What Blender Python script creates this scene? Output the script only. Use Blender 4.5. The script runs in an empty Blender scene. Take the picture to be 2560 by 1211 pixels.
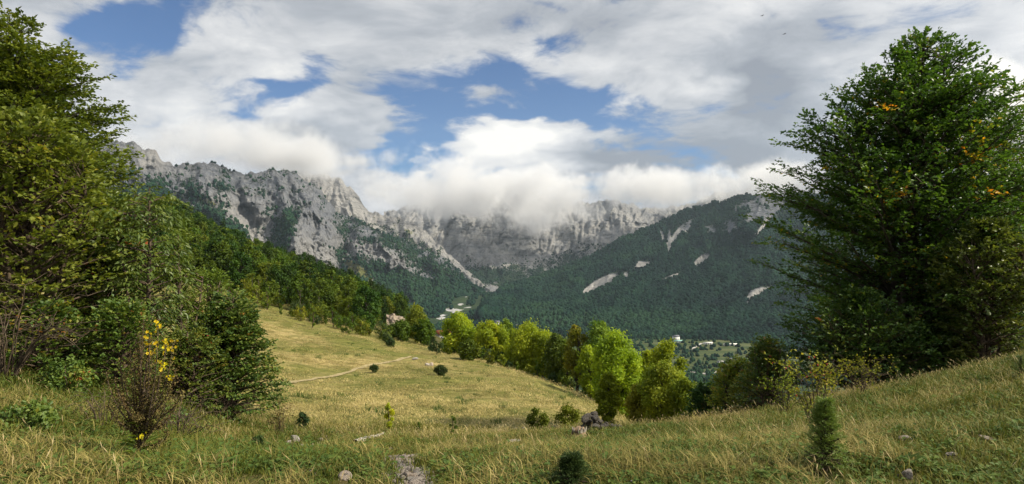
import bpy, math
import numpy as np
from mathutils import Vector
scene = bpy.context.scene
COL = scene.collection
F = 1500.0                       # focal length in photograph pixels (2560 wide)
CX, CY = 1280.0, 605.5
R = math.radians

# ------------------------------------------------------------------ camera
cam_d = bpy.data.cameras.new('camera'); cam = bpy.data.objects.new('camera', cam_d); COL.objects.link(cam)
cam_d.sensor_width = 36.0; cam_d.lens = 36.0*F/2560.0
cam_d.clip_start = 0.1; cam_d.clip_end = 30000
cam.location = (0, 0, 0); cam.rotation_euler = (R(90), 0, 0)
scene.camera = cam

# ------------------------------------------------------------------ sun, exposure
SUN_AZ, SUN_EL = 100.0, 40.0      # azimuth from +Y towards +X
sd = Vector((math.sin(R(SUN_AZ))*math.cos(R(SUN_EL)), math.cos(R(SUN_AZ))*math.cos(R(SUN_EL)), math.sin(R(SUN_EL))))
sl = bpy.data.lights.new('sun', 'SUN'); so = bpy.data.objects.new('sun', sl); COL.objects.link(so)
sl.energy = 5.0; sl.angle = R(0.6); sl.color = (1.0, 0.90, 0.73)
so.rotation_euler = sd.to_track_quat('Z', 'Y').to_euler()
vs = scene.view_settings
vs.view_transform = 'Standard'; vs.look = 'None'; vs.exposure = 0.42; vs.gamma = 1.0; vs.use_curve_mapping = False
cy = scene.cycles
cy.max_bounces = 5; cy.diffuse_bounces = 2; cy.glossy_bounces = 2; cy.transmission_bounces = 3
cy.transparent_max_bounces = 6; cy.volume_bounces = 3
cy.use_denoising = True; cy.sample_clamp_indirect = 4.0
cy.use_adaptive_sampling = True; cy.adaptive_threshold = 0.02
try: cy.denoising_prefilter = 'ACCURATE'
except Exception: pass

# ------------------------------------------------------------------ node expression helper
class S:
    """a socket with arithmetic"""
    def __init__(s, nt, sock): s.nt, s.k = nt, sock
    def _m(s, op, *a):
        n = s.nt.nodes.new('ShaderNodeMath'); n.operation = op
        for i, v in enumerate((s,)+a):
            if isinstance(v, S): s.nt.links.new(v.k, n.inputs[i])
            else: n.inputs[i].default_value = v
        return S(s.nt, n.outputs[0])
    def __add__(s, o): return s._m('ADD', o)
    __radd__ = __add__
    def __sub__(s, o): return s._m('SUBTRACT', o)
    def __rsub__(s, o): return (s*-1.0)+o
    def __mul__(s, o): return s._m('MULTIPLY', o)
    __rmul__ = __mul__
    def __truediv__(s, o): return s._m('DIVIDE', o)
    def pow(s, o): return s._m('POWER', o)
    def exp(s): return s._m('EXPONENT')
    def max(s, o): return s._m('MAXIMUM', o)
    def min(s, o): return s._m('MINIMUM', o)
    def gt(s, o): return s._m('GREATER_THAN', o)
    def abs(s): return s._m('ABSOLUTE')
    def sin(s): return s._m('SINE')
    def ramp(s, a, b, lo=0.0, hi=1.0, smooth=True):
        n = s.nt.nodes.new('ShaderNodeMapRange'); n.interpolation_type = 'SMOOTHSTEP' if smooth else 'LINEAR'
        s.nt.links.new(s.k, n.inputs[0])
        for i, v in zip((1, 2, 3, 4), (a, b, lo, hi)): n.inputs[i].default_value = v
        return S(s.nt, n.outputs[0])
class NT:
    def __init__(s, nt): s.nt = nt; nt.nodes.clear()
    def n(s, t, **kw):
        n = s.nt.nodes.new(t)
        for k, v in kw.items(): setattr(n, k, v)
        return n
    def link(s, a, b): s.nt.links.new(a.k if isinstance(a, S) else a, b)
    def noise(s, vec, scale, detail=5, rough=0.55, dist=0.0, dims='3D'):
        n = s.n('ShaderNodeTexNoise', noise_dimensions=dims)
        if vec is not None: s.link(vec, n.inputs['Vector'])
        n.inputs['Scale'].default_value = scale; n.inputs['Detail'].default_value = detail
        n.inputs['Roughness'].default_value = rough; n.inputs['Distortion'].default_value = dist
        return S(s.nt, n.outputs[0])
    def comb(s, x, y, z):
        n = s.n('ShaderNodeCombineXYZ')
        for i, v in enumerate((x, y, z)):
            if isinstance(v, S): s.link(v, n.inputs[i])
            else: n.inputs[i].default_value = v
        return S(s.nt, n.outputs[0])
    def sep(s, vec):
        n = s.n('ShaderNodeSeparateXYZ'); s.link(vec, n.inputs[0])
        return [S(s.nt, o) for o in n.outputs]
    def mapping(s, vec, sc=(1, 1, 1), rot=(0, 0, 0)):
        n = s.n('ShaderNodeMapping'); s.link(vec, n.inputs['Vector'])
        n.inputs['Scale'].default_value = sc; n.inputs['Rotation'].default_value = rot
        return S(s.nt, n.outputs[0])
    def attr(s, name):
        n = s.n('ShaderNodeAttribute', attribute_name=name)
        return S(s.nt, n.outputs['Fac']), S(s.nt, n.outputs['Color'])
    def mix(s, f, a, b):
        n = s.n('ShaderNodeMix', data_type='RGBA')
        for v, i in ((f, 0), (a, 6), (b, 7)):
            if isinstance(v, S): s.link(v, n.inputs[i])
            elif i == 0: n.inputs[i].default_value = v
            else: n.inputs[i].default_value = (*v[:3], 1)
        return S(s.nt, n.outputs[2])
    def coord(s, w='Object'):
        n = s.n('ShaderNodeTexCoord'); return S(s.nt, n.outputs[w])
    def bump(s, h, strength=0.5, dist=1.0):
        n = s.n('ShaderNodeBump'); s.link(h, n.inputs['Height'])
        n.inputs['Strength'].default_value = strength; n.inputs['Distance'].default_value = dist
        return S(s.nt, n.outputs[0])
    def principled(s, col, rough=0.9, spec=0.2, normal=None):
        n = s.n('ShaderNodeBsdfPrincipled')
        if isinstance(col, S): s.link(col, n.inputs['Base Color'])
        else: n.inputs['Base Color'].default_value = (*col[:3], 1)
        if isinstance(rough, S): s.link(rough, n.inputs['Roughness'])
        else: n.inputs['Roughness'].default_value = rough
        n.inputs['Specular IOR Level'].default_value = spec
        if normal is not None: s.link(normal, n.inputs['Normal'])
        return S(s.nt, n.outputs[0])
    def out(s, surf=None, vol=None):
        o = s.n('ShaderNodeOutputMaterial')
        if surf is not None: s.link(surf, o.inputs['Surface'])
        if vol is not None: s.link(vol, o.inputs['Volume'])
def newmat(name):
    m = bpy.data.materials.new(name); m.use_nodes = True
    return m, NT(m.node_tree)

# ------------------------------------------------------------------ world: sky with broken cloud
w = bpy.data.worlds.new('World'); scene.world = w; w.use_nodes = True
t = NT(w.node_tree)
sky = t.n('ShaderNodeTexSky', sky_type='NISHITA'); sky.sun_disc = False
sky.sun_elevation = R(SUN_EL); sky.sun_rotation = R(SUN_AZ); sky.altitude = 900; sky.air_density = 1.0; sky.dust_density = 0.6; sky.ozone_density = 1.6
d = t.coord('Generated'); dx, dy, dz = t.sep(d)
h = dz.max(0.0)+0.30
q = t.comb(dx/h, dy/h*1.15, dz*1.2)
warp = t.n('ShaderNodeTexNoise'); t.link(q, warp.inputs['Vector']); warp.inputs['Scale'].default_value = 1.7; warp.inputs['Detail'].default_value = 3
vm = t.n('ShaderNodeVectorMath', operation='MULTIPLY_ADD'); t.link(warp.outputs[1], vm.inputs[0]); vm.inputs[1].default_value = (.42, .42, .42); t.link(q, vm.inputs[2])
qw = S(t.nt, vm.outputs[0])
big = t.noise(qw, 1.9, 7, 0.60)
fine = t.noise(qw, 5.0, 8, 0.64)
lump = t.noise(q, 2.6, 3, 0.5)
# places in the sky, as directions: (px, py, half-width, half-height, weight)
front = dy.gt(0.12); ys = dy.max(0.12)
u, v = dx/ys, dz/ys
wn = t.noise(q, 4.0, 3, .55); wn2 = t.noise(t.comb(dx/h+7.3, dy/h, dz), 4.0, 3, .55)
u = u+(wn-.5)*.16; v = v+(wn2-.5)*.10
uv = t.comb(u, v, 0.0)
def vmath(op, a_, b_=None, c_=None):
    n = t.n('ShaderNodeVectorMath', operation=op)
    for i, q_ in enumerate((a_, b_, c_)):
        if q_ is None: continue
        if isinstance(q_, S): t.link(q_, n.inputs[i])
        else: n.inputs[i].default_value = q_
    return n
def blobs(lst):
    tot = None
    for px, py, rx, ry, wt in lst:
        sx, sy = F/rx, F/ry
        g = vmath('MULTIPLY_ADD', uv, (sx, sy, 0), (-(px-CX)/F*sx, -(CY-py)/F*sy, 0))
        dt = vmath('DOT_PRODUCT', S(t.nt, g.outputs[0]), S(t.nt, g.outputs[0]))
        e_ = t.n('ShaderNodeMath', operation='POWER'); e_.inputs[0].default_value = math.exp(-1); t.link(dt.outputs['Value'], e_.inputs[1])
        ma = t.n('ShaderNodeMath', operation='MULTIPLY_ADD'); t.link(e_.outputs[0], ma.inputs[0]); ma.inputs[1].default_value = wt
        if tot is None: ma.inputs[2].default_value = 0.0
        else: t.link(tot, ma.inputs[2])
        tot = S(t.nt, ma.outputs[0])
    return tot*front
holes = blobs([(290, 45, 118, 50, .42), (395, 95, 55, 40, .20), (310, 150, 50, 60, .16), (735, 205, 62, 45, .26), (600, 282, 45, 22, .10),
               (1190, 235, 190, 66, .27), (1385, 278, 215, 60, .30), (1090, 340, 90, 70, .22), (985, 398, 60, 36, .26), (1600, 325, 90, 36, .07), (1360, 105, 60, 30, .14), (1345, 8, 60, 10, .06),
               (1215, 235, 85, 30, -.34), (1290, 345, 110, 40, -.26), (1520, 200, 70, 50, -.10)])
cov = (big*0.62+fine*0.54-0.005-holes).ramp(0.38, 0.55)
shade_off = blobs([(1890, 190, 110, 120, -.24), (2010, 270, 240, 150, -.14), (1650, 430, 240, 60, -.12), (800, 350, 170, 60, -.20), (1560, 400, 150, 40, -.28), (1880, 400, 180, 80, -.20), (1440, 60, 120, 60, -.10),
                   (1000, 60, 200, 60, -.08), (450, 320, 160, 80, .12), (1770, 240, 70, 70, .22), (1300, 345, 110, 50, .25), (1280, 440, 260, 60, .24), (560, 110, 160, 70, .08), (130, 60, 140, 60, .10), (2050, 60, 160, 60, -.06), (640, 230, 160, 70, .06)])
nrm = t.n('ShaderNodeVectorMath', operation='DOT_PRODUCT'); t.link(d, nrm.inputs[0]); nrm.inputs[1].default_value = sd
sdot = S(t.nt, nrm.outputs['Value'])
glow = sdot.ramp(0.18, 0.88)
shade = (lump*0.50+fine*0.46+big*0.22-0.02+shade_off+glow*0.17).ramp(0.33, 0.84, smooth=False)
ccol = t.n('ShaderNodeValToRGB'); t.link(shade, ccol.inputs[0])
cr = ccol.color_ramp
cr.elements[0].position = 0.0; cr.elements[0].color = (.245, .265, .305, 1)
cr.elements[1].position = 1.0; cr.elements[1].color = (.95, .92, .86, 1)
e = cr.elements.new(.38); e.color = (.40, .42, .455, 1)
e = cr.elements.new(.70); e.color = (.66, .66, .665, 1)
c10 = t.n('ShaderNodeVectorMath', operation='SCALE'); t.link(ccol.outputs[0], c10.inputs[0])
t.link(glow*2.2+8.7, c10.inputs['Scale'])
skys = t.n('ShaderNodeVectorMath', operation='MULTIPLY'); t.link(sky.outputs[0], skys.inputs[0]); skys.inputs[1].default_value = (.30, .50, .72)
mixc = t.mix(cov, S(t.nt, skys.outputs[0]), S(t.nt, c10.outputs[0]))
bg = t.n('ShaderNodeBackground'); bg.inputs['Strength'].default_value = 0.1; t.link(mixc, bg.inputs['Color'])
wo = t.n('ShaderNodeOutputWorld'); t.link(bg.outputs[0], wo.inputs['Surface'])
w.cycles.sampling_method = 'MANUAL'; w.cycles.sample_map_resolution = 512

# ------------------------------------------------------------------ numpy noise and mesh helpers
rng = np.random.default_rng(7)
_perm = rng.permutation(256); _perm = np.concatenate([_perm, _perm, _perm])
_ang = rng.random(256)*2*np.pi; _g2 = np.stack([np.cos(_ang), np.sin(_ang)], 1)
def perlin(x, y, seed=0):
    x = np.asarray(x, float)+seed*17.13; y = np.asarray(y, float)+seed*9.71
    xi = np.floor(x).astype(int); yi = np.floor(y).astype(int); xf = x-xi; yf = y-yi
    xi &= 255; yi &= 255
    def gr(ix, iy, fx, fy):
        g = _g2[_perm[_perm[ix & 255]+(iy & 255)]]
        return g[..., 0]*fx+g[..., 1]*fy
    uu = xf**3*(xf*(xf*6-15)+10); vv = yf**3*(yf*(yf*6-15)+10)
    a = gr(xi, yi, xf, yf); b = gr(xi+1, yi, xf-1, yf); c = gr(xi, yi+1, xf, yf-1); e = gr(xi+1, yi+1, xf-1, yf-1)
    return (a+(b-a)*uu)*(1-vv)+(c+(e-c)*uu)*vv
def fbm(x, y, oct=4, seed=0, gain=.5):
    s = 0; a = 1
    for i in range(oct): s = s+a*perlin(x*2**i, y*2**i, seed+i*3); a *= gain
    return s
def ridged(x, y, oct=4, seed=0, gain=.5):
    s = 0; a = 1
    for i in range(oct): s = s+a*(1-2.2*np.abs(perlin(x*2**i, y*2**i, seed+i*5))); a *= gain
    return s
def P(px, py, Y): return np.array([(px-CX)/F*Y, Y, (CY-py)/F*Y])
def make_mesh(name, verts, faces, mat=None, attrs=None, smooth=True, mats=None, midx=None):
    """faces: (n,3) or (n,4) int array, or list of such arrays"""
    me = bpy.data.meshes.new(name)
    if not isinstance(faces, (list, tuple)): faces = [faces]
    verts = np.ascontiguousarray(verts, dtype=np.float32)
    loops = np.concatenate([np.asarray(f).ravel() for f in faces]).astype(np.int32)
    tot = np.concatenate([np.full(len(f), np.asarray(f).shape[1], np.int32) for f in faces])
    start = np.concatenate([[0], np.cumsum(tot)[:-1]]).astype(np.int32)
    me.vertices.add(len(verts)); me.vertices.foreach_set('co', verts.ravel())
    me.loops.add(len(loops)); me.loops.foreach_set('vertex_index', loops)
    me.polygons.add(len(tot)); me.polygons.foreach_set('loop_start', start)
    try: me.polygons.foreach_set('loop_total', tot)
    except Exception: pass
    if smooth: me.polygons.foreach_set('use_smooth', np.ones(len(tot), bool))
    if mats:
        for m_ in mats: me.materials.append(m_)
        if midx is not None: me.polygons.foreach_set('material_index', np.asarray(midx, np.int32))
    elif mat: me.materials.append(mat)
    for k, a in (attrs or {}).items():
        a = np.ascontiguousarray(a, np.float32)
        if a.ndim == 1:
            at = me.attributes.new(k, 'FLOAT', 'POINT'); at.data.foreach_set('value', a)
        else:
            at = me.attributes.new(k, 'FLOAT_COLOR', 'POINT')
            at.data.foreach_set('color', np.concatenate([a, np.ones((len(a), 1), np.float32)], 1).ravel())
    me.update(calc_edges=True); me.validate()
    return me
def add(name, me, parent=None, loc=None, rz=0.0, label=None, cat=None, group=None, kind=None, sc=None):
    o = bpy.data.objects.new(name, me); COL.objects.link(o)
    if parent is not None: o.parent = parent
    if loc is not None: o.location = [float(c) for c in loc]
    if rz: o.rotation_euler = (0, 0, rz)
    if sc is not None: o.scale = (sc, sc, sc) if np.isscalar(sc) else sc
    if label: o['label'] = label
    if cat: o['category'] = cat
    if group: o['group'] = group
    if kind: o['kind'] = kind
    return o
def gridfaces(nr, nc):
    i = np.arange(nr*nc).reshape(nr, nc)
    return np.stack([i[:-1, :-1].ravel(), i[:-1, 1:].ravel(), i[1:, 1:].ravel(), i[1:, :-1].ravel()], 1)
def tube(path, radii, n=6):
    """tapered tube along path; returns verts, quads"""
    path = np.asarray(path, float); radii = np.asarray(radii, float); k = len(path)
    tan = np.gradient(path, axis=0); tan /= np.linalg.norm(tan, axis=1, keepdims=True)+1e-9
    ref = np.where(np.abs(tan[:, 2:3]) > .9, [[1., 0, 0]], [[0, 0, 1.]])
    a = np.cross(tan, ref); a /= np.linalg.norm(a, axis=1, keepdims=True)+1e-9
    b = np.cross(tan, a)
    th = np.arange(n)/n*2*np.pi
    v = path[:, None]+radii[:, None, None]*(a[:, None]*np.cos(th)[None, :, None]+b[:, None]*np.sin(th)[None, :, None])
    i = np.arange(k*n).reshape(k, n); j = np.roll(i, -1, 1)
    f = np.stack([i[:-1].ravel(), j[:-1].ravel(), j[1:].ravel(), i[1:].ravel()], 1)
    return v.reshape(-1, 3), f
class Acc:
    def __init__(s): s.v = []; s.f = []; s.n = 0; s.a = []
    def add(s, v, f, a=None):
        s.v.append(v); s.f.append(np.asarray(f)+s.n); s.n += len(v)
        if a is not None: s.a.append(a)
    def mesh(s, name, mat, smooth=True):
        q4 = [f for f in s.f if f.shape[1] == 4]; q3 = [f for f in s.f if f.shape[1] == 3]
        fs = ([np.concatenate(q4)] if q4 else [])+([np.concatenate(q3)] if q3 else [])
        return make_mesh(name, np.concatenate(s.v), fs, mat, {'tint': np.concatenate(s.a)} if s.a else None, smooth)
# ================================================================== LARGE STRUCTURE: ground and mountains
# ---- ground height: thin-plate spline through surveyed points (photo column, row, distance)
CTRL = [(0,1211,3.9),(640,1211,4.0),(1280,1211,4.2),(1900,1211,4.1),(2560,1211,3.9),
        (0,920,9.5),(300,985,9.5),(-500,900,9),(-300,800,16),(150,870,15),(300,930,14),(580,1072,12),(720,1092,13),(1000,1104,13.5),(1280,1102,14),(1480,1078,14),(1700,1072,13.5),(2000,1022,13.2),(2280,966,13),(2560,903,13),(3000,800,12),
        (1280,1150,8),(800,1150,8),(1800,1110,8),(2300,1040,8),(2560,1000,7.5),(400,1110,7),(0,1040,6.2),(3000,960,6),
        (720,1062,17),(1000,1072,18),(1280,1082,18),(1500,1080,18),(900,1010,27),(700,965,33),(1000,985,33),(1280,1000,32),(1480,1045,28),(1560,1062,30),
        (500,980,22),(450,860,42),(250,830,30),
        (850,925,48),(1100,925,50),(1300,952,46),(1460,1000,44),(700,850,62),(900,860,66),(560,780,80),
        (480,718,100),(600,752,92),(800,812,84),(1000,866,74),(1200,902,66),(1300,930,62),(1400,972,57),(1500,1018,50),(1570,1056,42),
        (350,700,110),(100,640,110),(-400,560,120),
        (300,585,170),(450,602,180),(600,668,170),(800,745,165),(950,795,165),(1050,838,160),(1150,880,150),(1250,925,140),(1400,985,125),(1550,1040,110),
        (200,505,260),(450,562,260),(600,632,250),(800,704,250),(1000,792,230),(1150,870,230),(1300,950,220),(-300,450,260),
        (400,620,330),(800,740,330),(1100,850,330),(1600,1000,330),
        (1640,1110,45),(1800,1140,32),(1950,1130,24),(2260,1010,18.5),(2560,960,18),(3000,900,18),(2300,1120,40),(2560,1090,40),(3100,1000,40),
        (1700,1090,90),(2000,1110,100),(2560,1060,100),(1700,1040,200),(2200,1060,200),(2800,1030,200),(2200,1010,330),(2800,1000,330)]
cp = np.array([P(*c) for c in CTRL])
cp = np.concatenate([cp, [[0,0,-1.72],[-4,0,-1.5],[4,0,-1.55],[0,-8,-1.4],[-12,-6,-.3],[12,-6,-.6],[-14,2,-.8],[14,2,-.9],[-60,0,3],[60,0,-2],[0,-40,0],[-60,-40,5],[60,-40,0],[-150,40,8],[-250,0,14],[200,0,-15],[300,100,-60]]])
def _tps_k(r2): return np.where(r2 > 0, .5*r2*np.log(np.maximum(r2, 1e-12)), 0.0)
def _wp(x, y):      # compress distance so that near and far points weigh alike
    r = np.hypot(x, y); k = np.log1p(r/4.0)*10.0/np.maximum(r, 1e-6)
    return np.stack([x*k, y*k], -1)
_c = _wp(cp[:, 0], cp[:, 1]); n_ = len(_c)
_r = _c[:, None]-_c[None]; _K = _tps_k((_r**2).sum(-1))+np.eye(n_)*.35
_Pm = np.concatenate([np.ones((n_, 1)), _c], 1)
_A = np.block([[_K, _Pm], [_Pm.T, np.zeros((3, 3))]])
_slope = cp[:, 2]/(np.hypot(cp[:, 0], cp[:, 1])+3.0)
_sol = np.linalg.solve(_A, np.concatenate([_slope, np.zeros(3)]))
def ground0(x, y):
    x = np.asarray(x, float); y = np.asarray(y, float); sh = x.shape; x = x.ravel(); y = y.ravel()
    out = np.empty(len(x))
    for i in range(0, len(x), 20000):
        p = _wp(x[i:i+20000], y[i:i+20000]); r2 = ((p[:, None]-_c[None])**2).sum(-1)
        out[i:i+20000] = _tps_k(r2)@_sol[:n_]+_sol[n_]+p@_sol[n_+1:]
    return (out*(np.hypot(x, y)+3.0)).reshape(sh)
def ground(x, y):
    x = np.asarray(x, float); y = np.asarray(y, float); r = np.hypot(x, y)
    b = .10*fbm(x/2.3, y/2.3, 3, 4)*np.clip(r/6, 0, 1)+.35*fbm(x/11, y/11, 3, 9)*np.clip((r-10)/25, 0, 1)
    return ground0(x, y)+b
def gpt(px, Y, dz=0.0):
    x = (px-CX)/F*Y; return np.array([x, Y, float(ground(np.array([x]), np.array([Y]))[0])+dz])

# ---- shared colours of rock, wood and scree
def terrain_mat(name, kind):
    m, t = newmat(name)
    co = t.coord('Object'); x, y, z = t.sep(co)
    veg, _ = t.attr('veg'); scree, _ = t.attr('scree'); grass, _ = t.attr('grass')
    n1 = t.noise(co, 1/240, 8, .6); n2 = t.noise(co, 1/34, 6, .62); n3 = t.noise(co, 1/9, 4, .6)
    streak = t.noise(t.mapping(co, (1/16, 1/16, 1/120)), 1.0, 6, .62, .3)
    strat = t.noise(t.comb(x*.0012, y*.0012, z*.055+x*.004), 1.0, 5, .62, .5)
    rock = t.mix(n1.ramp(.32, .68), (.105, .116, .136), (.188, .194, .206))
    pale, _ = t.attr('pale')  # sunlit against shaded mountain faces, painted into the rock colour
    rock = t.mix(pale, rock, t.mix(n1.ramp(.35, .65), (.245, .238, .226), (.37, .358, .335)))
    rock = t.mix(streak.ramp(.48, .66)*.55, rock, (.31, .305, .295))
    rock = t.mix(strat.ramp(.53, .66)*.40, rock, (.055, .06, .068))
    rock = t.mix(n2.ramp(.52, .70)*.6, rock, (.06, .064, .072))
    rock = t.mix(n1.ramp(.60, .72)*.35, rock, (.20, .182, .155))
    scr = t.mix(n2.ramp(.3, .7), (.25, .245, .235), (.37, .36, .345))
    hue = t.noise(co, 1/70, 4, .6)
    forest = t.mix(hue.ramp(.35, .68), (.011, .028, .015), (.026, .048, .019))
    forest = t.mix(n3.ramp(.5, .75)*.5, forest, (.040, .060, .022))
    gr = t.mix(n2.ramp(.3, .7), (.095, .115, .036), (.17, .165, .065))
    edge = (n2-.5)*.8+(n3-.5)*1.1+(streak-.5)*.5
    vm_ = (veg+edge).ramp(.44, .56)
    sm = (scree+edge*.8).ramp(.45, .55)
    gm = (grass+edge*.8).ramp(.42, .58)
    c = t.mix(sm, rock, scr); c = t.mix(gm, c, gr); c = t.mix(vm_, c, forest)
    hgt = n2*1.0+n3*.35+streak*1.2*(1.0-vm_)+strat*.6*(1.0-vm_)
    cell = t.n('ShaderNodeTexVoronoi', feature='F1'); t.link(co, cell.inputs['Vector']); cell.inputs['Scale'].default_value = 1/8.5
    hgt = hgt+(1.0-S(t.nt, cell.outputs['Distance']))*vm_*.9
    t.out(t.principled(c, .95, .1, t.bump(hgt, .9, 22.0)))
    return m
mt_rock = terrain_mat('limestone mountain', 'rock')

def lut(pts):
    p = np.array(pts, float); return lambda x, c: np.interp(x, p[:, 0], p[:, c])
def blobfield(px, py, lst):
    s = np.zeros_like(px)
    for cx, cyy, rx, ry, ang, wt in lst:
        a = math.radians(ang); dx_ = px-cx; dy_ = py-cyy
        uu = (dx_*math.cos(a)+dy_*math.sin(a))/rx; vv = (-dx_*math.sin(a)+dy_*math.cos(a))/ry
        s = s+wt*np.exp(-(uu*uu+vv*vv))
    return s
def mountain(name, label, px0, px1, step, rows, base, crest, amp, seed, prof=1.0, spur=90, masks=None, bumps=(), back=600, spurdir=.35, edge_amp=1.0, det=.42, tmin=-.12, fin_=.20):
    """a slope from a foot line to a crest line (column, row, distance), carved with spurs and gullies, with a far side"""
    b = lut(base); c = lut(crest)
    px = np.arange(px0, px1+step, step); nb = 14
    tt = np.linspace(tmin, 1, rows)
    PX, T = np.meshgrid(px, tt)
    Tc = np.clip(T, 0, None)
    py = b(PX, 1)+(c(PX, 1)-b(PX, 1))*np.where(T < 0, T, Tc)
    dd = b(PX, 2)+(c(PX, 2)-b(PX, 2))*np.where(T < 0, T*.6, Tc**prof)
    # carving, larger in mid slope; gullies run down and slightly aslant
    env = np.clip(T-tmin, 0, 1)**.6*np.clip((1.0-T)*3.2+.18, 0, 1)
    wx = fbm(PX/160, py/160, 3, seed+40)*38
    sx = (PX+spurdir*(py-500)+wx)/spur
    g = ridged(sx, py/520., 5, seed, .46)+det*ridged(PX/40+wx/20+py*spurdir/60, py/150, 5, seed+3, .58)+.7*fbm(PX/90+wx/60, py/60, 5, seed+8, .55)+fin_*(ridged(PX/15+wx/9+py*spurdir/40, py/55, 4, seed+31, .6)+.8*fbm(PX/9, py/7, 3, seed+32, .6))
    disp = g*amp*env
    for cx, cyy, rx, ry, ang, wt in bumps: disp = disp+blobfield(PX, py, [(cx, cyy, rx, ry, ang, wt)])
    dd = dd-disp
    # ledges: horizontal steps in the rock
    led = perlin(py/11.+.012*PX+wx*.02, PX/300., seed+21)
    dd = dd-led*amp*.07*env
    py = py-(fbm(PX/26, T*6, 4, seed+5)*11+fbm(PX/8, T*22, 3, seed+6)*5)*np.clip(T*3, 0, 1)*edge_amp
    X = (PX-CX)/F*dd; Z = (CY-py)/F*dd
    top = np.stack([X[-1], dd[-1], Z[-1]], -1)
    k = (np.arange(1, nb+1)/nb)[:, None]
    rough = fbm(np.repeat(px[None]/40, nb, 0), k*4+0*px[None], 3, seed+9)
    bx = top[None, :, 0]*(1+k*back/np.maximum(top[None, :, 1], 1)); by = top[None, :, 1]+k*back
    bz = top[None, :, 2]-k*(top[None, :, 2]+260)*.9*k**.3+rough*25*k
    V = np.concatenate([np.stack([X, dd, Z], -1).reshape(-1, 3), np.stack([bx, by, bz], -1).reshape(-1, 3)])
    ms = masks(PX, py, T, g) if masks else {}
    at = {}
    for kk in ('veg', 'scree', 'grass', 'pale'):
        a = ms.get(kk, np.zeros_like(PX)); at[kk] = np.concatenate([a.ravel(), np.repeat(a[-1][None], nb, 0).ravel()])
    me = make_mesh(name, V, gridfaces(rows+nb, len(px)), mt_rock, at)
    add(name, me, label=label, kind='structure')
    return dict(px=PX, py=py, P=np.stack([X, dd, Z], -1), **{k_: at[k_][:PX.size].reshape(PX.shape) for k_ in at})

# ---- left massif
def masks_A1(PX, py, T, g):
    n = fbm(PX/38, py/30, 4, 61)
    veg = .20+.40*n+.10*(g-.8)+blobfield(PX, py, [(420,520,95,38,38,.55),(560,560,90,22,42,.55),(720,555,45,22,-60,.55),(690,620,30,60,10,.35),(560,470,60,12,0,.25),(900,590,60,18,30,.25),
        (860,650,35,40,-20,.15),(1010,712,130,30,20,.8),(880,730,80,30,10,.6),(1140,735,60,45,10,.9),(1040,640,70,20,28,.35),(830,440,30,20,0,-.2),(980,590,100,10,22,.35),
        (620,530,35,60,-20,-.30),(780,640,45,70,0,-.30),(760,560,35,60,0,-.2),(660,640,40,50,0,-.12),(480,430,120,22,12,-.1),(960,640,80,14,25,-.35),(330,400,60,40,0,-.25)])
    scree = blobfield(PX, py, [(823,660,7,28,-20,.8),(855,660,14,16,0,.6),(860,600,20,50,8,.35),(640,570,30,60,-20,.30),(1050,725,50,6,22,.75),(985,708,40,4,28,.6),(770,650,18,50,10,.3)])
    grass = blobfield(PX, py, [(900,680,70,22,35,.85),(1060,720,70,12,15,.8),(520,505,40,10,20,.6),(450,530,60,14,40,.35),(700,480,90,10,5,.3),(830,700,50,14,30,.6)])+.25*n
    pale = blobfield(PX, py, [(620,580,50,90,-25,.7),(760,650,60,50,0,.8),(850,640,40,60,0,.5),(380,400,40,30,0,.7),(560,540,30,60,-30,.5),(960,650,90,24,25,.5),(820,700,60,30,20,.5)])+.35*n  # massif kept dark as in shade, with lit parts painted lighter
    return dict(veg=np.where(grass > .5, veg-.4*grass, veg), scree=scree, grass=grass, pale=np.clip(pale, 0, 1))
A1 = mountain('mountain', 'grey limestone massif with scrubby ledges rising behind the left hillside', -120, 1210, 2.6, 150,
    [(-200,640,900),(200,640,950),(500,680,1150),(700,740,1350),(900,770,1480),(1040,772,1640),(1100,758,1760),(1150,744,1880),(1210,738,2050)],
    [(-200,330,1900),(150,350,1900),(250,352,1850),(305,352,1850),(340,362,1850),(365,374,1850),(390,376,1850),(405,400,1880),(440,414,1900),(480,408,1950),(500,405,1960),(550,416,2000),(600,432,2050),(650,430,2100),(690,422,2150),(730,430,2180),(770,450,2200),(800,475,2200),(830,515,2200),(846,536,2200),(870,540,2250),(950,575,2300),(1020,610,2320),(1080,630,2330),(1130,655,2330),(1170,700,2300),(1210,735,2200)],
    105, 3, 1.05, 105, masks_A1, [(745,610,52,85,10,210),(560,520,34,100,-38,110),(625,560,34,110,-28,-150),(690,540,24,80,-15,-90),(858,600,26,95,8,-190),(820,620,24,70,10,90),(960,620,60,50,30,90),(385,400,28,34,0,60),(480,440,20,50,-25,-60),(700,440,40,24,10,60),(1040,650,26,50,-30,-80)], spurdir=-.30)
def masks_A2(PX, py, T, g):
    n = fbm(PX/22, py/16, 4, 71)
    veg = .22+.42*n+blobfield(PX, py, [(1040,610,90,14,28,.35),(960,570,60,8,20,.2),(820,480,50,40,0,-.2)])
    return dict(veg=veg, scree=blobfield(PX, py, [(920,545,70,8,22,.55),(860,520,40,14,20,.5)])+.1*n, grass=blobfield(PX, py, [(1010,575,80,10,24,.5)])+.3*n, pale=np.clip(.85+.4*n, 0, 1))  # high pale value paints sunlight onto the whole cliff
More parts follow.
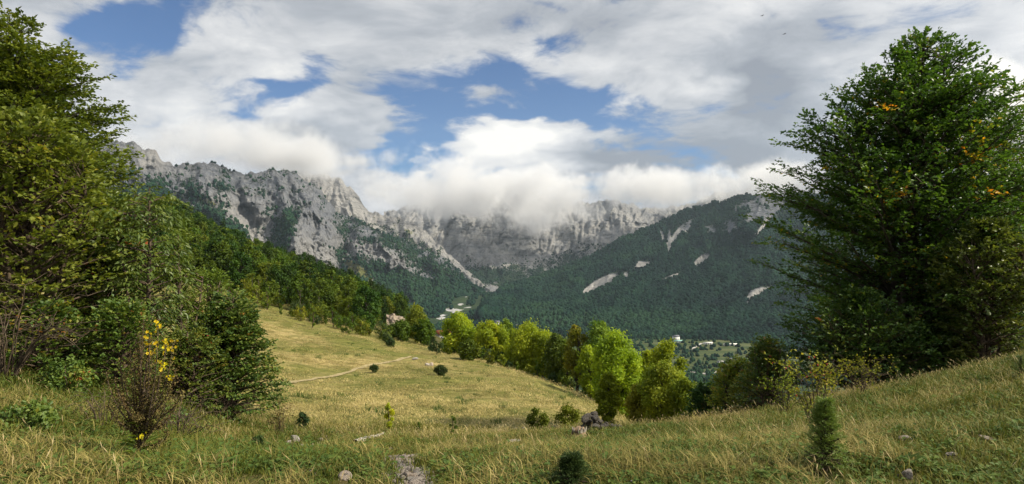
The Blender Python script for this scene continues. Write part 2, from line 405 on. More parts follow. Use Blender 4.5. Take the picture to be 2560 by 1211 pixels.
A2 = mountain('mountain', 'pale sunlit limestone cliff with a grassy shelf behind the grey massif', 690, 1240, 2.4, 80,
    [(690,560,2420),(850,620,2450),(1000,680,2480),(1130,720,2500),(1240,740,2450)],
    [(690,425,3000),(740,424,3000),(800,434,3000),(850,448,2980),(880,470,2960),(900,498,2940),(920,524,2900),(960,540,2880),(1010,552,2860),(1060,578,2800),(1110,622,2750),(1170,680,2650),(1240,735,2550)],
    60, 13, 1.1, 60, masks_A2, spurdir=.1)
# ---- head wall of the valley
def masks_B(PX, py, T, g):
    n = fbm(PX/30, py/22, 4, 81)
    veg = .22+.36*n+.12*(.8-g)+np.clip((py-630-.0*PX+.0)/70, -1.0, 1.0)*.22+blobfield(PX, py, [(1240,690,120,26,0,.6),(1420,650,70,20,-20,.45),(1450,600,70,25,-25,.15),(1300,600,160,40,0,-.12)])
    scree = blobfield(PX, py, [(1172,680,6,24,-15,.8),(1262,670,7,28,10,.8),(1290,665,14,24,-30,.8),(1358,655,5,18,5,.7),(1395,660,26,8,-50,.6),(1230,640,30,20,0,.3)])
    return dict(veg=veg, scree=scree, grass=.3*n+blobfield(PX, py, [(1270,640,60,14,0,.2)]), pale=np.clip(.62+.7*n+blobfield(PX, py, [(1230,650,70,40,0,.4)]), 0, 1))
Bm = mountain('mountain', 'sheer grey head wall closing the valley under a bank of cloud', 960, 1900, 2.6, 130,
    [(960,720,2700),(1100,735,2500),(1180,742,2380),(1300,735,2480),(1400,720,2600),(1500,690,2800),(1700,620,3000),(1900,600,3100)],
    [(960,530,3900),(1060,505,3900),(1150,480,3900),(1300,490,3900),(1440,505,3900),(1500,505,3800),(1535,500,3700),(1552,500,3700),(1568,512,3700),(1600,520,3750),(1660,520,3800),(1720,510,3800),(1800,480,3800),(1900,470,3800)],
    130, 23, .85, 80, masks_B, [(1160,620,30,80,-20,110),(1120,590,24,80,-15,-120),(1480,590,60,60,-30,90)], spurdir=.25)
# ---- right mountain: wooded, with pale slide scars
SCARS = [(1672,606,5,32,2,1.1),(1690,588,6,26,32,1.0),(1655,590,5,18,-18,.8),(1715,575,8,14,30,.55),(1502,708,44,11,-28,1.25),(1475,725,18,5,-20,.7),(1564,690,7,12,10,.75),(1606,665,22,7,-25,1.0),(1598,660,9,10,30,.7),(1675,694,30,4.5,-24,.95),(1752,650,22,8,-38,1.1),(1765,645,10,5,-20,.6),(1888,733,28,9,-28,1.0),(1920,722,22,4,-20,.6),(1908,565,4,34,36,1.0),(1600,740,26,3,-24,.55),(1870,760,8,14,30,.45)]
def masks_C(PX, py, T, g):
    n = fbm(PX/34, py/26, 4, 91)
    rock = blobfield(PX, py, [(1790,575,60,20,-10,.75),(1880,535,60,45,-20,.75),(1740,545,50,18,-25,.45),(1930,500,50,40,0,.6),(2100,520,200,40,0,.5)])
    sc = blobfield(PX, py, SCARS)
    veg = 1.0-.62*rock+.45*n*np.clip(rock*2, 0, 1)-1.3*np.clip(sc, 0, 1)
    return dict(veg=veg, scree=sc, grass=np.zeros_like(PX))
Cm = mountain('mountain', 'dark wooded mountain with pale slide scars filling the right of the valley', 1196, 3100, 3.2, 130,
    [(1196,796,1440),(1260,815,1340),(1400,838,1240),(1600,848,1190),(1800,852,1165),(1950,872,1080),(2200,900,980),(2560,905,960),(3100,900,980)],
    [(1196,788,1500),(1215,752,1750),(1250,722,2020),(1330,695,2200),(1400,670,2300),(1480,640,2350),(1560,592,2420),(1650,556,2480),(1720,522,2500),(1800,506,2480),(1850,490,2450),(1900,486,2420),(1960,488,2400),(2100,480,2350),(2300,465,2300),(2560,440,2250),(3100,400,2200)],
    88, 33, 1.0, 150, masks_C, [(1880,560,50,90,-15,90),(1700,600,60,120,25,-60),(1300,770,160,20,-8,40)], spurdir=.8, det=.10, tmin=-.015, fin_=.03, edge_amp=.6)

# ---- valley floor
def valley_z(x, y):
    z = np.interp(y, [200,330,600,760,900,1170,1300,1400,1800,2200,2700,6000], [-95,-120,-180,-190,-190,-188,-181,-173,-163,-192,-235,-500])
    z = z+2.5*fbm(x/120, y/90, 3, 31)
    return z
vx = np.linspace(-2600, 3200, 220); vy = np.concatenate([np.linspace(120, 800, 40), np.linspace(806, 2600, 240), np.linspace(2650, 5200, 12)])
VX, VY = np.meshgrid(vx, vy); VZ = valley_z(VX, VY)
left = np.clip((-VX-120-VY*.05)/300, 0, 1)*(VY < 800)
VZ = VZ+left*0
vpx = VX/VY*F+CX; vpy = CY-VZ/VY*F
RIV = np.array([(1172,728),(1160,742),(1146,750),(1140,758),(1155,762),(1165,770),(1150,775),(1135,781),(1122,787),(1105,795),(1085,802)], float)
def polydist(px, py, poly):
    dmin = np.full(px.shape, 1e9)
    for a, b in zip(poly[:-1], poly[1:]):
        ab = b-a; tt = np.clip(((px-a[0])*ab[0]+(py-a[1])*ab[1])/(ab@ab), 0, 1)
        dmin = np.minimum(dmin, np.hypot(px-a[0]-tt*ab[0], (py-a[1]-tt*ab[1])*2.2))
    return dmin
def riv_mask(px, py):
    r = 1.0-polydist(px, py, RIV)/9.0
    for arm in ([(1165,770),(1190,766),(1196,755)], [(1200,742),(1198,750),(1192,760)], [(1120,772),(1118,782),(1104,790)]):
        r = np.maximum(r, .85-polydist(px, py, np.array(arm, float))/5.0)
    return r
m_val, t = newmat('valley floor')
co = t.coord('Object'); x, y, z = t.sep(co)
sc_, _ = t.attr('scree'); fld, _ = t.attr('field')
n1 = t.noise(co, 1/60, 5, .6); n2 = t.noise(co, 1/11, 4, .6)
terr = t.noise(t.comb(x*.006, y*.042, 0.0), 1.0, 3, .5, .6)
wood = t.mix(n1.ramp(.35, .65), (.014, .030, .014), (.034, .056, .020))
fcol = t.mix(terr.ramp(.40, .60), (.045, .066, .024), (.085, .098, .040))
fcol = t.mix(n2.ramp(.55, .72)*.7, fcol, (.03, .052, .016))
c = t.mix((fld+(n1-.5)*.3).ramp(.45, .55), wood, fcol)
peb = t.mix(n2.ramp(.3, .7), (.27, .268, .26), (.42, .415, .405))
c = t.mix((sc_+(n2-.5)*1.0).ramp(.28, .40), c, peb)
t.out(t.principled(c, .95, .1, t.bump(n2, .6, 4.0)))
vv = dict(scree=riv_mask(vpx, vpy).ravel().clip(-1, 1), field=np.clip(1.4-np.hypot((VX-360)/290, (VY-1000)/190), 0, 1).ravel())
add('valley_floor', make_mesh('valley_floor', np.stack([VX, VY, VZ], -1).reshape(-1, 3), gridfaces(*VX.shape), m_val, vv), label='valley floor with terraced fields and a pale stony river bed', kind='structure')

# ---- near ground: hillside meadow, foreground slope and the wooded rise
ring = np.concatenate([np.linspace(.0, 3.0, 8), 3.0*np.exp(np.linspace(.02, math.log(400/3.0), 270))])
ang = np.concatenate([np.linspace(-180, -64, 50)[:-1], np.linspace(-64, 64, 320), np.linspace(64, 180, 50)[1:]])
A_, R_ = np.meshgrid(np.radians(ang), ring)
GX, GY = R_*np.sin(A_), R_*np.cos(A_)
GZ = ground(GX, GY)
fall = np.clip((R_-320)/80, 0, 1); GZ = GZ-fall*60
gpx = GX/np.maximum(GY, .5)*F+CX; gpy = CY-GZ/np.maximum(GY, .5)*F
dry = np.clip((R_-15.5)/5, 0, 1)*np.clip(1-(R_-118)/15, 0, 1)*(GY > 2)
wildn = fbm(GX/3.5, GY/3.5, 4, 14)
soil = blobfield(gpx, gpy, [(1030,1195,70,30,10,1.1),(1010,1150,90,14,-5,.7),(830,1105,40,10,25,.7),(800,1085,50,6,15,.5),(1330,1080,60,12,0,.5)])*(R_ < 16)*(GY > 2)
woodf = np.clip((R_-112)/12, 0, 1)
m_gr, t = newmat('hillside ground')
co = t.coord('Object'); x, y, z = t.sep(co)
dr, _ = t.attr('dry'); so_, _ = t.attr('soil'); wd, _ = t.attr('wood')
wv = t.noise(co, .30, 4, .6)
flow = t.comb(x+wv*5.0, (y+wv*6.0)*1.0, z)
sw = t.noise(t.mapping(flow, (.30, 1.5, 1.0), (0, 0, .25)), 1.0, 6, .66, .5)
sw2 = t.noise(t.mapping(flow, (1.1, 5.0, 2.0), (0, 0, -.2)), 1.0, 4, .6, .4)
big_ = t.noise(co, .085, 5, .6); med = t.noise(co, .9, 5, .6); fin = t.noise(co, 14.0, 3, .6)
straw = t.mix(sw.ramp(.34, .66), (.18, .138, .044), (.47, .37, .165))
straw = t.mix(sw2.ramp(.48, .70)*.5, straw, (.50, .40, .20))
gren = t.mix(sw.ramp(.35, .7), (.085, .10, .022), (.20, .19, .05))
meadow = t.mix((big_*.75+med*.35+sw*.2).ramp(.46, .72), straw, gren)
turf = t.mix(med.ramp(.35, .65), (.055, .060, .018), (.120, .098, .036))
turf = t.mix(fin.ramp(.4, .7)*.6, turf, (.055, .065, .018))
c = t.mix(dr, turf, meadow)
litter = t.mix(med.ramp(.35, .65), (.050, .052, .018), (.085, .080, .026))
c = t.mix(wd, c, litter)
earth = t.mix(fin.ramp(.35, .65), (.10, .075, .048), (.26, .21, .15))
c = t.mix((so_+(med-.5)*.8).ramp(.45, .62), c, earth)
t.out(t.principled(c, .95, .08, t.bump(sw*.7+sw2*.5+med*.4+fin*.06, .8, .35)))
add('hillside_ground', make_mesh('hillside_ground', np.stack([GX, GY, GZ], -1).reshape(-1, 3), gridfaces(*GX.shape)[:, ::-1], m_gr,
    dict(dry=np.clip(dry+.0*wildn, 0, 1).ravel(), soil=soil.ravel(), wood=woodf.ravel())), label='grassy hillside with dry mown meadow and tufted foreground turf', kind='structure')
# ================================================================== FOREST on the far slopes (one mass: stuff)
def leaf_mat(name, stops, trans=.35, rough=.55, spec=.25, tcol=1.35, patch=0):
    m, t = newmat(name)
    a, _ = t.attr('tint')
    if patch:
        geo = t.n('ShaderNodeNewGeometry'); ps = S(t.nt, geo.outputs['Position'])
        a = a+(t.noise(ps, patch, 3, .6)-.5)*2.6+(t.noise(ps, patch*4, 2, .6)-.5)*.4
    r = t.n('ShaderNodeValToRGB'); t.link(a, r.inputs[0]); cr = r.color_ramp
    cr.elements[0].position, cr.elements[0].color = stops[0][0], (*stops[0][1], 1)
    cr.elements[1].position, cr.elements[1].color = stops[-1][0], (*stops[-1][1], 1)
    for p_, c_ in stops[1:-1]: e = cr.elements.new(p_); e.color = (*c_, 1)
    col = S(t.nt, r.outputs[0])
    oi = t.n('ShaderNodeObjectInfo')
    vary = t.n('ShaderNodeHueSaturation'); t.link(col, vary.inputs['Color'])
    t.link(S(t.nt, oi.outputs['Random']).ramp(0, 1, .485, .515, False), vary.inputs['Hue']); t.link(S(t.nt, oi.outputs['Random']).ramp(0, 1, .86, 1.14, False), vary.inputs['Value'])
    col = S(t.nt, vary.outputs[0])
    b1 = t.principled(col, rough, spec)
    tr = t.n('ShaderNodeBsdfTranslucent')
    sc_ = t.n('ShaderNodeVectorMath', operation='MULTIPLY'); t.link(col, sc_.inputs[0]); sc_.inputs[1].default_value = (tcol*1.15, tcol*1.1, tcol*.55); t.link(sc_.outputs[0], tr.inputs['Color'])
    mx = t.n('ShaderNodeMixShader'); mx.inputs[0].default_value = trans; t.link(b1, mx.inputs[1]); t.link(tr.outputs[0], mx.inputs[2])
    t.out(S(t.nt, mx.outputs[0]))
    return m
def bark_mat(name, c0, c1, sc=9.0):
    m, t = newmat(name); co = t.coord('Object')
    n = t.noise(t.mapping(co, (1, 1, .3)), sc, 5, .65); n2 = t.noise(co, sc*.2, 3)
    t.out(t.principled(t.mix(n2.ramp(.4, .62), t.mix(n.ramp(.3, .7), c0, c1), tuple(min(1, k_*1.5) for k_ in c1)), .9, .15, t.bump(n, .6, .02)))
    return m
def gn_scatter(name, pts, rot, scl, template, label, mat=None):
    """one object whose points carry copies of a small mesh"""
    me = bpy.data.meshes.new(name); me.vertices.add(len(pts)); me.vertices.foreach_set('co', np.ascontiguousarray(pts, np.float32).ravel())
    for k_, a_ in (('rot', rot), ('scl', scl)):
        at = me.attributes.new(k_, 'FLOAT_VECTOR', 'POINT'); at.data.foreach_set('vector', np.ascontiguousarray(a_, np.float32).ravel())
    o = add(name, me, label=label, kind='stuff')
    tmpl = bpy.data.objects.new(name+'_piece', template)
    ng = bpy.data.node_groups.new(name, 'GeometryNodeTree')
    ng.interface.new_socket('Geometry', in_out='INPUT', socket_type='NodeSocketGeometry'); ng.interface.new_socket('Geometry', in_out='OUTPUT', socket_type='NodeSocketGeometry')
    N = ng.nodes; gi = N.new('NodeGroupInput'); go = N.new('NodeGroupOutput')
    m2p = N.new('GeometryNodeMeshToPoints'); ip = N.new('GeometryNodeInstanceOnPoints'); oi = N.new('GeometryNodeObjectInfo')
    oi.inputs['Object'].default_value = tmpl
    ra = N.new('GeometryNodeInputNamedAttribute'); ra.data_type = 'FLOAT_VECTOR'; ra.inputs['Name'].default_value = 'rot'
    sa = N.new('GeometryNodeInputNamedAttribute'); sa.data_type = 'FLOAT_VECTOR'; sa.inputs['Name'].default_value = 'scl'
    L = ng.links; L.new(gi.outputs[0], m2p.inputs[0]); L.new(m2p.outputs[0], ip.inputs['Points']); L.new(oi.outputs['Geometry'], ip.inputs['Instance'])
    L.new(ra.outputs[0], ip.inputs['Rotation']); L.new(sa.outputs[0], ip.inputs['Scale']); L.new(ip.outputs[0], go.inputs[0])
    md = o.modifiers.new('scatter', 'NODES'); md.node_group = ng
    return o
import bmesh
def ico(sub, rad=1.0):
    bm = bmesh.new(); bmesh.ops.create_icosphere(bm, subdivisions=sub, radius=rad)
    v = np.array([q_.co[:] for q_ in bm.verts]); f = np.array([[q_.index for q_ in p_.verts] for p_ in bm.faces]); bm.free()
    return v, f
def crown_blob(seed, conif=False):
    r_ = np.random.default_rng(seed); v, f = ico(2)
    if conif:
        k_ = 6; th = np.linspace(0, 2*np.pi, 9)[:-1]; vs_ = []; fs_ = []
        for i in range(k_):
            z0 = i/k_*1.7; r0 = .62*(1-i/k_)+.06; b_ = len(vs_)
            vs_ += [[r0*math.cos(a_)*r_.uniform(.75, 1.2), r0*math.sin(a_)*r_.uniform(.75, 1.2), z0+r_.uniform(-.06, .06)] for a_ in th]+[[0, 0, z0+.62]]
            fs_ += [[b_+j, b_+(j+1) % 8, b_+8] for j in range(8)]
        return make_mesh('crown_piece', np.array(vs_), np.array(fs_), None, {'tint': np.repeat(r_.uniform(.0, .5), len(vs_))}, False)
    v = v*(1+.30*fbm(v[:, 0]*1.7+seed, v[:, 1]*1.7+v[:, 2]*2.1, 2, seed)+.16*r_.normal(size=len(v)))[:, None]
    v[:, 2] = v[:, 2]*.95+.7
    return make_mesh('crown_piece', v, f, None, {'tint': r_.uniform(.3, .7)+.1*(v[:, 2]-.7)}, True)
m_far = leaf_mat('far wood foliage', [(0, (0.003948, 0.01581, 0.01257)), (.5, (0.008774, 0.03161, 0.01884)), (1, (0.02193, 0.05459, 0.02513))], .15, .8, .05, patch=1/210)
fr = np.random.default_rng(5)
def sample_surf(M, n, key, lo, jitter=True, cond=None):
    PXs, P3 = M['px'], M['P']
    nr, nc = PXs.shape
    i = fr.integers(0, nr-1, n*3); j = fr.integers(0, nc-1, n*3); a = fr.random((n*3, 1)); b = fr.random((n*3, 1))
    p = P3[i, j]*(1-a)*(1-b)+P3[i+1, j]*a*(1-b)+P3[i, j+1]*(1-a)*b+P3[i+1, j+1]*a*b
    ok = (M[key][i, j]+fr.normal(size=n*3)*.10 > lo)
    if cond is not None: ok &= cond(PXs[i, j], M['py'][i, j])
    return p[ok][:n]
def scatter_wood(name, p, label, s0, s1, seed, conif=.25):
    r_ = np.random.default_rng(seed); n = len(p); kk = r_.random(n)
    pieces = [(crown_blob(seed, False), kk < (1-conif)*.5), (crown_blob(seed+1, False), (kk >= (1-conif)*.5) & (kk < 1-conif)), (crown_blob(seed+2, True), kk >= 1-conif)]
    for ii, (tm, sel) in enumerate(pieces):
        tm.materials.append(m_far); q_ = p[sel]; k_ = len(q_)
        if not k_: continue
        s_ = r_.uniform(s0, s1, k_)
        rot = np.stack([r_.normal(0, .08, k_), r_.normal(0, .08, k_), r_.uniform(0, 6.28, k_)], 1)
        scl = np.stack([s_, s_, s_*r_.uniform(.9, 1.5, k_)], 1)
        gn_scatter(name, q_-[0, 0, .5], rot, scl, tm, label[ii])
inframe = lambda a, b: (a < 2750)
pC = sample_surf(Cm, 75000, 'veg', .62, cond=inframe)
scatter_wood('distant_wood', pC, ['broad round-crowned wood covering the dark right-hand mountain', 'paler round-crowned wood mixed over the dark right-hand mountain', 'dark conifers sprinkled through the right-hand mountain wood'], 3.0, 5.6, 11)
pA = np.concatenate([sample_surf(A1, 5200, 'veg', .40, cond=lambda a, b: b > 400), sample_surf(Bm, 3000, 'veg', .36), sample_surf(A1, 9000, 'veg', .62, cond=lambda a, b: b > 430), sample_surf(Bm, 4500, 'veg', .62), sample_surf(A2, 1500, 'veg', .62)])
scatter_wood('distant_wood', pA, ['scrub wood clinging to the ledges of the grey cliffs', 'paler scrub on the lower slopes of the grey cliffs', 'dark pines dotted over the grey cliffs'], 2.0, 4.6, 21, .45)
# woods of the valley floor, thinner among the fields and off the river bed
n = 34000
yy = 800+fr.random(n)**1.3*1700; xx = (fr.random(n)*1500-420)/F*yy
px_, = [xx/yy*F+CX]; zz = valley_z(xx, yy); py_ = CY-zz/yy*F
fld_ = np.clip(1.4-np.hypot((xx-360)/290, (yy-1000)/190), 0, 1)
hedge = (np.sin(yy*.21+fbm(xx/60, yy/60, 2, 3)*4) > .55) & (fbm(xx/30, yy/30, 2, 8) > -.1)
ok = (riv_mask(px_, py_) < -.5) & (riv_mask(px_, py_-4) < -.5) & (riv_mask(px_, py_-8) < -.3) & (riv_mask(px_, py_-12) < .1) & ((fld_ < .45) | (hedge & (fr.random(n) < .75)) | (fr.random(n) < .12))
pv = np.stack([xx, yy, zz], 1)[ok]; fv = fld_[ok] >= .45
scatter_wood('valley_wood', pv[~fv], ['dark wood filling the valley floor around the river bed', 'paler wood on the valley floor', 'dark conifers on the valley floor'], 2.8, 5.2, 31)
scatter_wood('field_hedge', pv[fv], ['hedge bushes along the terraced fields', 'paler bushes between the terraced fields', 'small conifers between the terraced fields'], 1.8, 3.4, 41, .1)
# ================================================================== TREES
def diamond(L, W, fold=.25, droop=.15):
    return np.array([[0, 0, 0], [.48*L, -W/2, fold*W], [L, 0, -droop*L], [.48*L, W/2, fold*W]])
DT = np.array([[0, 2, 1], [0, 3, 2]])
def rotm(x, z):
    """frames with x along x, z near z"""
    x = x/(np.linalg.norm(x, axis=-1, keepdims=True)+1e-9)
    y = np.cross(z, x); y /= np.linalg.norm(y, axis=-1, keepdims=True)+1e-9
    z = np.cross(x, y); return np.stack([x, y, z], -1)
def leaves_mesh(name, pos, xdir, zdir, L, W, tint, mat, fold=.25, droop=.15):
    """one folded leaf at every position"""
    n = len(pos); M = rotm(xdir, zdir); base = diamond(1, 1, fold, droop)
    b = np.repeat(base[None], n, 0); b = b*np.stack([L, W, W], -1)[:, None, :]
    v = np.einsum('nij,nkj->nki', M, b)+pos[:, None]
    f = (DT[None]+(np.arange(n)*4)[:, None, None]).reshape(-1, 3)
    return make_mesh(name, v.reshape(-1, 3), f, mat, {'tint': np.repeat(tint, 4)}, False)
def bez(p0, p1, p2, n):
    s = np.linspace(0, 1, n)[:, None]; return (1-s)**2*p0+2*s*(1-s)*p1+s**2*p2
def spray_leaves(P0, D, U, length, nl, L, W, r_, tint, spread=.75, droop=.1, tsd=.12, jit=.25):
    """leaves set alternately along short twigs: P0 start, D direction, U up, arrays (k,3)"""
    k = len(P0); s = (np.arange(nl)+.5)/nl
    side = np.where(np.arange(nl) % 2 == 0, 1., -1.)
    Y = np.cross(U, D)
    ln = length*np.ones(k)
    pos = P0[:, None]+D[:, None]*(s[None, :, None]*ln[:, None, None])-np.array([0, 0, 1.])*(droop*s**2)[None, :, None]*ln[:, None, None]
    pos = pos+r_.normal(size=pos.shape)*L*.22
    a = spread*(1-.45*s)
    x = D[:, None]*np.cos(a)[None, :, None]+Y[:, None]*(np.sin(a)*side)[None, :, None]+r_.normal(size=(k, nl, 3))*jit-np.array([0, 0, droop])
    z = U[:, None]+r_.normal(size=(k, nl, 3))*.45
    sz = r_.uniform(.7, 1.15, (k, nl))
    tn = np.clip(tint[:, None]+r_.normal(size=(k, nl))*tsd, 0, 1)
    return pos.reshape(-1, 3), x.reshape(-1, 3), z.reshape(-1, 3), (L*sz).ravel(), (W*sz).ravel(), tn.ravel()
m_bark = bark_mat('grey beech bark', (.045, .042, .038), (.11, .105, .095))
m_barkd = bark_mat('dark rough bark', (.022, .018, .014), (.065, .055, .042))
m_twig = bark_mat('brown twig', (.036, .026, .018), (.085, .064, .044), 30)

def envelope_tree(name, label, cat, base, top, left, right, seed, mat, barkm, stems=5, nprim=120, trunk_r=.16, leafL=.08, leafW=.05, spray=.28, nl=8,
                  asc=.55, sec_step=.26, spr_step=.2, depth_k=.85, low=.1, tint=(.45, .13), special=None, droop=.12, spread=.75, stem_spread=.5, group=None, zmin=None, twig_vis=True, tsd=.12, open_=0.0, seck=.42, l2s=1.0, rag=(.80, 1.06)):
    """tree grown to a measured outline: base and top (x,y,z); left/right lists of (z above base, reach from the axis)"""
    r_ = np.random.default_rng(seed); base = np.asarray(base, float); top = np.asarray(top, float); H = top[2]-base[2]
    Lf = np.array(left, float); Rf = np.array(right, float)
    def env(z, phi):
        l = np.interp(z, Lf[:, 0], Lf[:, 1]); rr = np.interp(z, Rf[:, 0], Rf[:, 1]); dp = (l+rr)*.5*depth_k
        c = math.cos(phi); side = rr if c > 0 else l
        return math.sqrt((side*c)**2+(dp*math.sin(phi))**2)
    axis = lambda u_: np.array([(top[0]-base[0])*u_, (top[1]-base[1])*u_, H*u_])
    T = Acc(); stemp = []
    for s in range(stems):
        a = s/stems*6.28+r_.uniform(-.4, .4); k = 0 if s == 0 else stem_spread*r_.uniform(.5, 1.2)
        hh = 1.0 if s == 0 else r_.uniform(.62, .93)
        us = np.linspace(0, 1, 12)
        off = np.stack([np.cos(a)*k*us**.8*H*.16, np.sin(a)*k*us**.8*H*.16*depth_k, 0*us], 1)+np.cumsum(r_.normal(0, .012*H/8, (12, 3))*[1, 1, .2], 0)
        p = np.array([axis(q_*hh) for q_ in us])+off; p[0] = [math.cos(a)*trunk_r*.5*(s > 0), math.sin(a)*trunk_r*.5*(s > 0), -.4]
        rad = trunk_r*(1.0 if s == 0 else .7)*(1-us)**.8+.012
        rad[0] *= 1.5
        T.add(*tube(p, rad, 7)); stemp.append((p, rad, hh))
    SP, SD, SU, ST, SL = [], [], [], [], []
    golden = 2.399963
    for i in range(nprim):
        st, rad, hh = stemp[i % stems if i % 3 else 0]
        u0 = low+(1-low-.03)*((i+.5)/nprim)**.92
        u0 = min(max(u0+r_.normal()*.015, low), .985); uu = min(u0/hh, .985)
        fi = uu*11; i0 = int(fi); p0 = st[i0]*(1-fi+i0)+st[min(i0+1, 11)]*(fi-i0)
        phi = i*golden+r_.normal()*.3
        zend = p0[2]
        for _ in range(3):
            Rr = env(min(zend, H), phi)*(r_.uniform(*rag)); zend = p0[2]+Rr*(asc*(1.15-.35*(1-u0))*min(1, .15+u0*2.6)-.22*max(0, .3-u0))
            zend = min(zend, H*1.0+.05)
        zend = min(zend, H*.985); Rr = min(Rr, env(zend, phi)*1.04)
        ax = axis(min(zend/H, 1.0))
        end = np.array([ax[0]+math.cos(phi)*Rr, ax[1]+math.sin(phi)*Rr, zend])
        Ln = np.linalg.norm(end-p0)
        if Ln < .12*l2s: continue
        mid = p0*.5+end*.5+np.array([0, 0, .10*Ln])+r_.normal(size=3)*.05*Ln
        pth = bez(p0, mid, end, 9)+np.concatenate([np.zeros((1, 3)), np.cumsum(r_.normal(0, .010*Ln, (8, 3)), 0)])
        r0 = min(.012+.0125*Ln, .07)
        T.add(*tube(pth, np.linspace(r0, .004, 9), 5))
        tan = np.gradient(pth, axis=0); tan /= np.linalg.norm(tan, axis=1, keepdims=True)
        ns = max(3, int(Ln/sec_step)); prt = r_.normal()*tint[1]
        for j in range(ns):
            fpos = .18+.82*(j+.6)/ns
            if open_ and r_.random() < open_: continue
            ft = min(fpos*8, 7.999); j0 = int(ft); q0 = pth[j0]*(1-ft+j0)+pth[j0+1]*(ft-j0); td = tan[j0]
            sd_ = 1 if j % 2 else -1
            up = np.array([0, 0, 1.])+r_.normal(size=3)*.22
            lat = np.cross(up, td); lat /= np.linalg.norm(lat)+1e-9
            ag = .85*(1.1-.35*fpos)
            dirn = td*math.cos(ag)+lat*sd_*math.sin(ag)+np.array([0, 0, .10])+r_.normal(size=3)*.14; dirn /= np.linalg.norm(dirn)
            l2 = max(.18, seck*Ln*(1.05-fpos)+.16)*r_.uniform(.7, 1.2)
            l2 = min(l2, 1.6)*l2s
            if twig_vis and l2 > .35: T.add(*tube(np.array([q0, q0+dirn*l2*.5+[0, 0, .02*l2], q0+dirn*l2]), np.array([.009, .006, .003]), 3))
            k = max(1, int(l2/spr_step))
            for m_ in range(k):
                fm = (m_+.5)/k; b = q0+dirn*l2*fm
                s2 = 1 if m_ % 2 else -1; ag2 = .8 if m_ < k-1 else .15
                l_ = np.cross(up, dirn); dd_ = dirn*math.cos(ag2)+l_*s2*math.sin(ag2)+r_.normal(size=3)*.18; dd_ /= np.linalg.norm(dd_)
                SP.append(b); SD.append(dd_); SU.append(up); ST.append(tint[0]+prt+r_.normal()*tint[1]*.6)
        SP.append(pth[-1]); SD.append(tan[-1]); SU.append(np.array([0, 0, 1.])+r_.normal(size=3)*.2); ST.append(tint[0]+prt)
        SP.append(pth[-2]); SD.append(tan[-1]); SU.append(np.array([0, 0, 1.])+r_.normal(size=3)*.3); ST.append(tint[0]+prt)
    # leading shoots at the top
    for st, rad, hh in stemp:
        for k in range(8):
            SP.append(st[-1]-np.array([0, 0, .12*k])+r_.normal(size=3)*.03); a = r_.uniform(0, 6.28)
            SD.append(np.array([math.cos(a)*.5, math.sin(a)*.5, .8])); SU.append(np.array([-math.cos(a), -math.sin(a), .7])); ST.append(tint[0])
    SP, SD, SU, ST = map(np.array, (SP, SD, SU, ST)); SD /= np.linalg.norm(SD, axis=1, keepdims=True); SU /= np.linalg.norm(SU, axis=1, keepdims=True)
    if zmin is not None:
        kp = SP[:, 2] > zmin; SP, SD, SU, ST = SP[kp], SD[kp], SU[kp], ST[kp]
    if special is not None: ST = special(SP+base, ST, r_)
    A = spray_leaves(SP, SD, SU, spray, nl, leafL, leafW, r_, ST, spread, droop, tsd)
    root = add(name, None, loc=base, label=label, cat=cat, group=group)
    add('trunk', T.mesh('trunk', barkm), root)
    add('crown', leaves_mesh('crown', *A, mat), root)
    print(name, label[:30], 'sprays', len(SP), 'leaves', len(A[0]))
    return root
def prof(ax0, ax1, pts, Y, base_py, sgn, rmin=.05):
    """silhouette rows (py, px) to (height, reach); axis runs from column ax0 at base_py up to ax1 at the top row"""
    out = []; ptop = min(p_[0] for p_ in pts)
    for py, px in sorted(pts, key=lambda q_: -q_[0]):
        ax = ax0+(ax1-ax0)*(base_py-py)/(base_py-ptop)
        out.append(((base_py-py)/F*Y, max(rmin, sgn*(px-ax)/F*Y)))
    return out
beech_l = [(0, (.010, .022, .006)), (.30, (.022, .042, .008)), (.55, (.052, .080, .013)), (.78, (.105, .120, .020)), (.90, (.22, .16, .02)), (1, (.30, .10, .015))]
m_beechL = leaf_mat('beech leaves warm green', [(0, (0.0243, 0.04968, 0.0072)), (.30, (0.0621, 0.1104, 0.012)), (.55, (0.1188, 0.1822, 0.0192)), (.80, (0.1958, 0.2456, 0.0288)), (.95, (0.2835, 0.276, 0.024)), (1, (0.378, 0.1932, 0.024))], .30, .5, .3)
m_beechR = leaf_mat('beech leaves deep green', [(0, (0.0138, 0.0384, 0.0088)), (.35, (0.0345, 0.0792, 0.0121)), (.6, (0.0667, 0.1296, 0.0176)), (.80, (0.115, 0.18, 0.0242)), (.90, (0.483, 0.324, 0.022)), (1, (0.552, 0.192, 0.0165))], .34, .42, .4)
m_hazel = leaf_mat('hazel leaves', [(0, (0.052, 0.0832, 0.0144)), (.4, (0.1144, 0.1638, 0.024)), (.7, (0.2015, 0.2405, 0.036)), (.9, (0.338, 0.286, 0.042)), (1, (0.286, 0.13, 0.036))], .34, .5, .3)
m_cherry = leaf_mat('cherry leaves', [(0, (0.035, 0.07, 0.0144)), (.5, (0.0875, 0.1438, 0.0264)), (1, (0.1625, 0.2063, 0.036))], .3, .4, .4)
m_haw = leaf_mat('hawthorn leaves', [(0, (0.0216, 0.0513, 0.012)), (.4, (0.0567, 0.108, 0.0216)), (.7, (0.108, 0.162, 0.024)), (.92, (0.189, 0.1958, 0.0264)), (1, (0.27, 0.0675, 0.024))], .25, .5, .3)
m_airy = leaf_mat('airy shrub leaves', [(0, (0.0486, 0.0783, 0.0144)), (.5, (0.1148, 0.162, 0.024)), (1, (0.216, 0.243, 0.036))], .32, .55, .2)
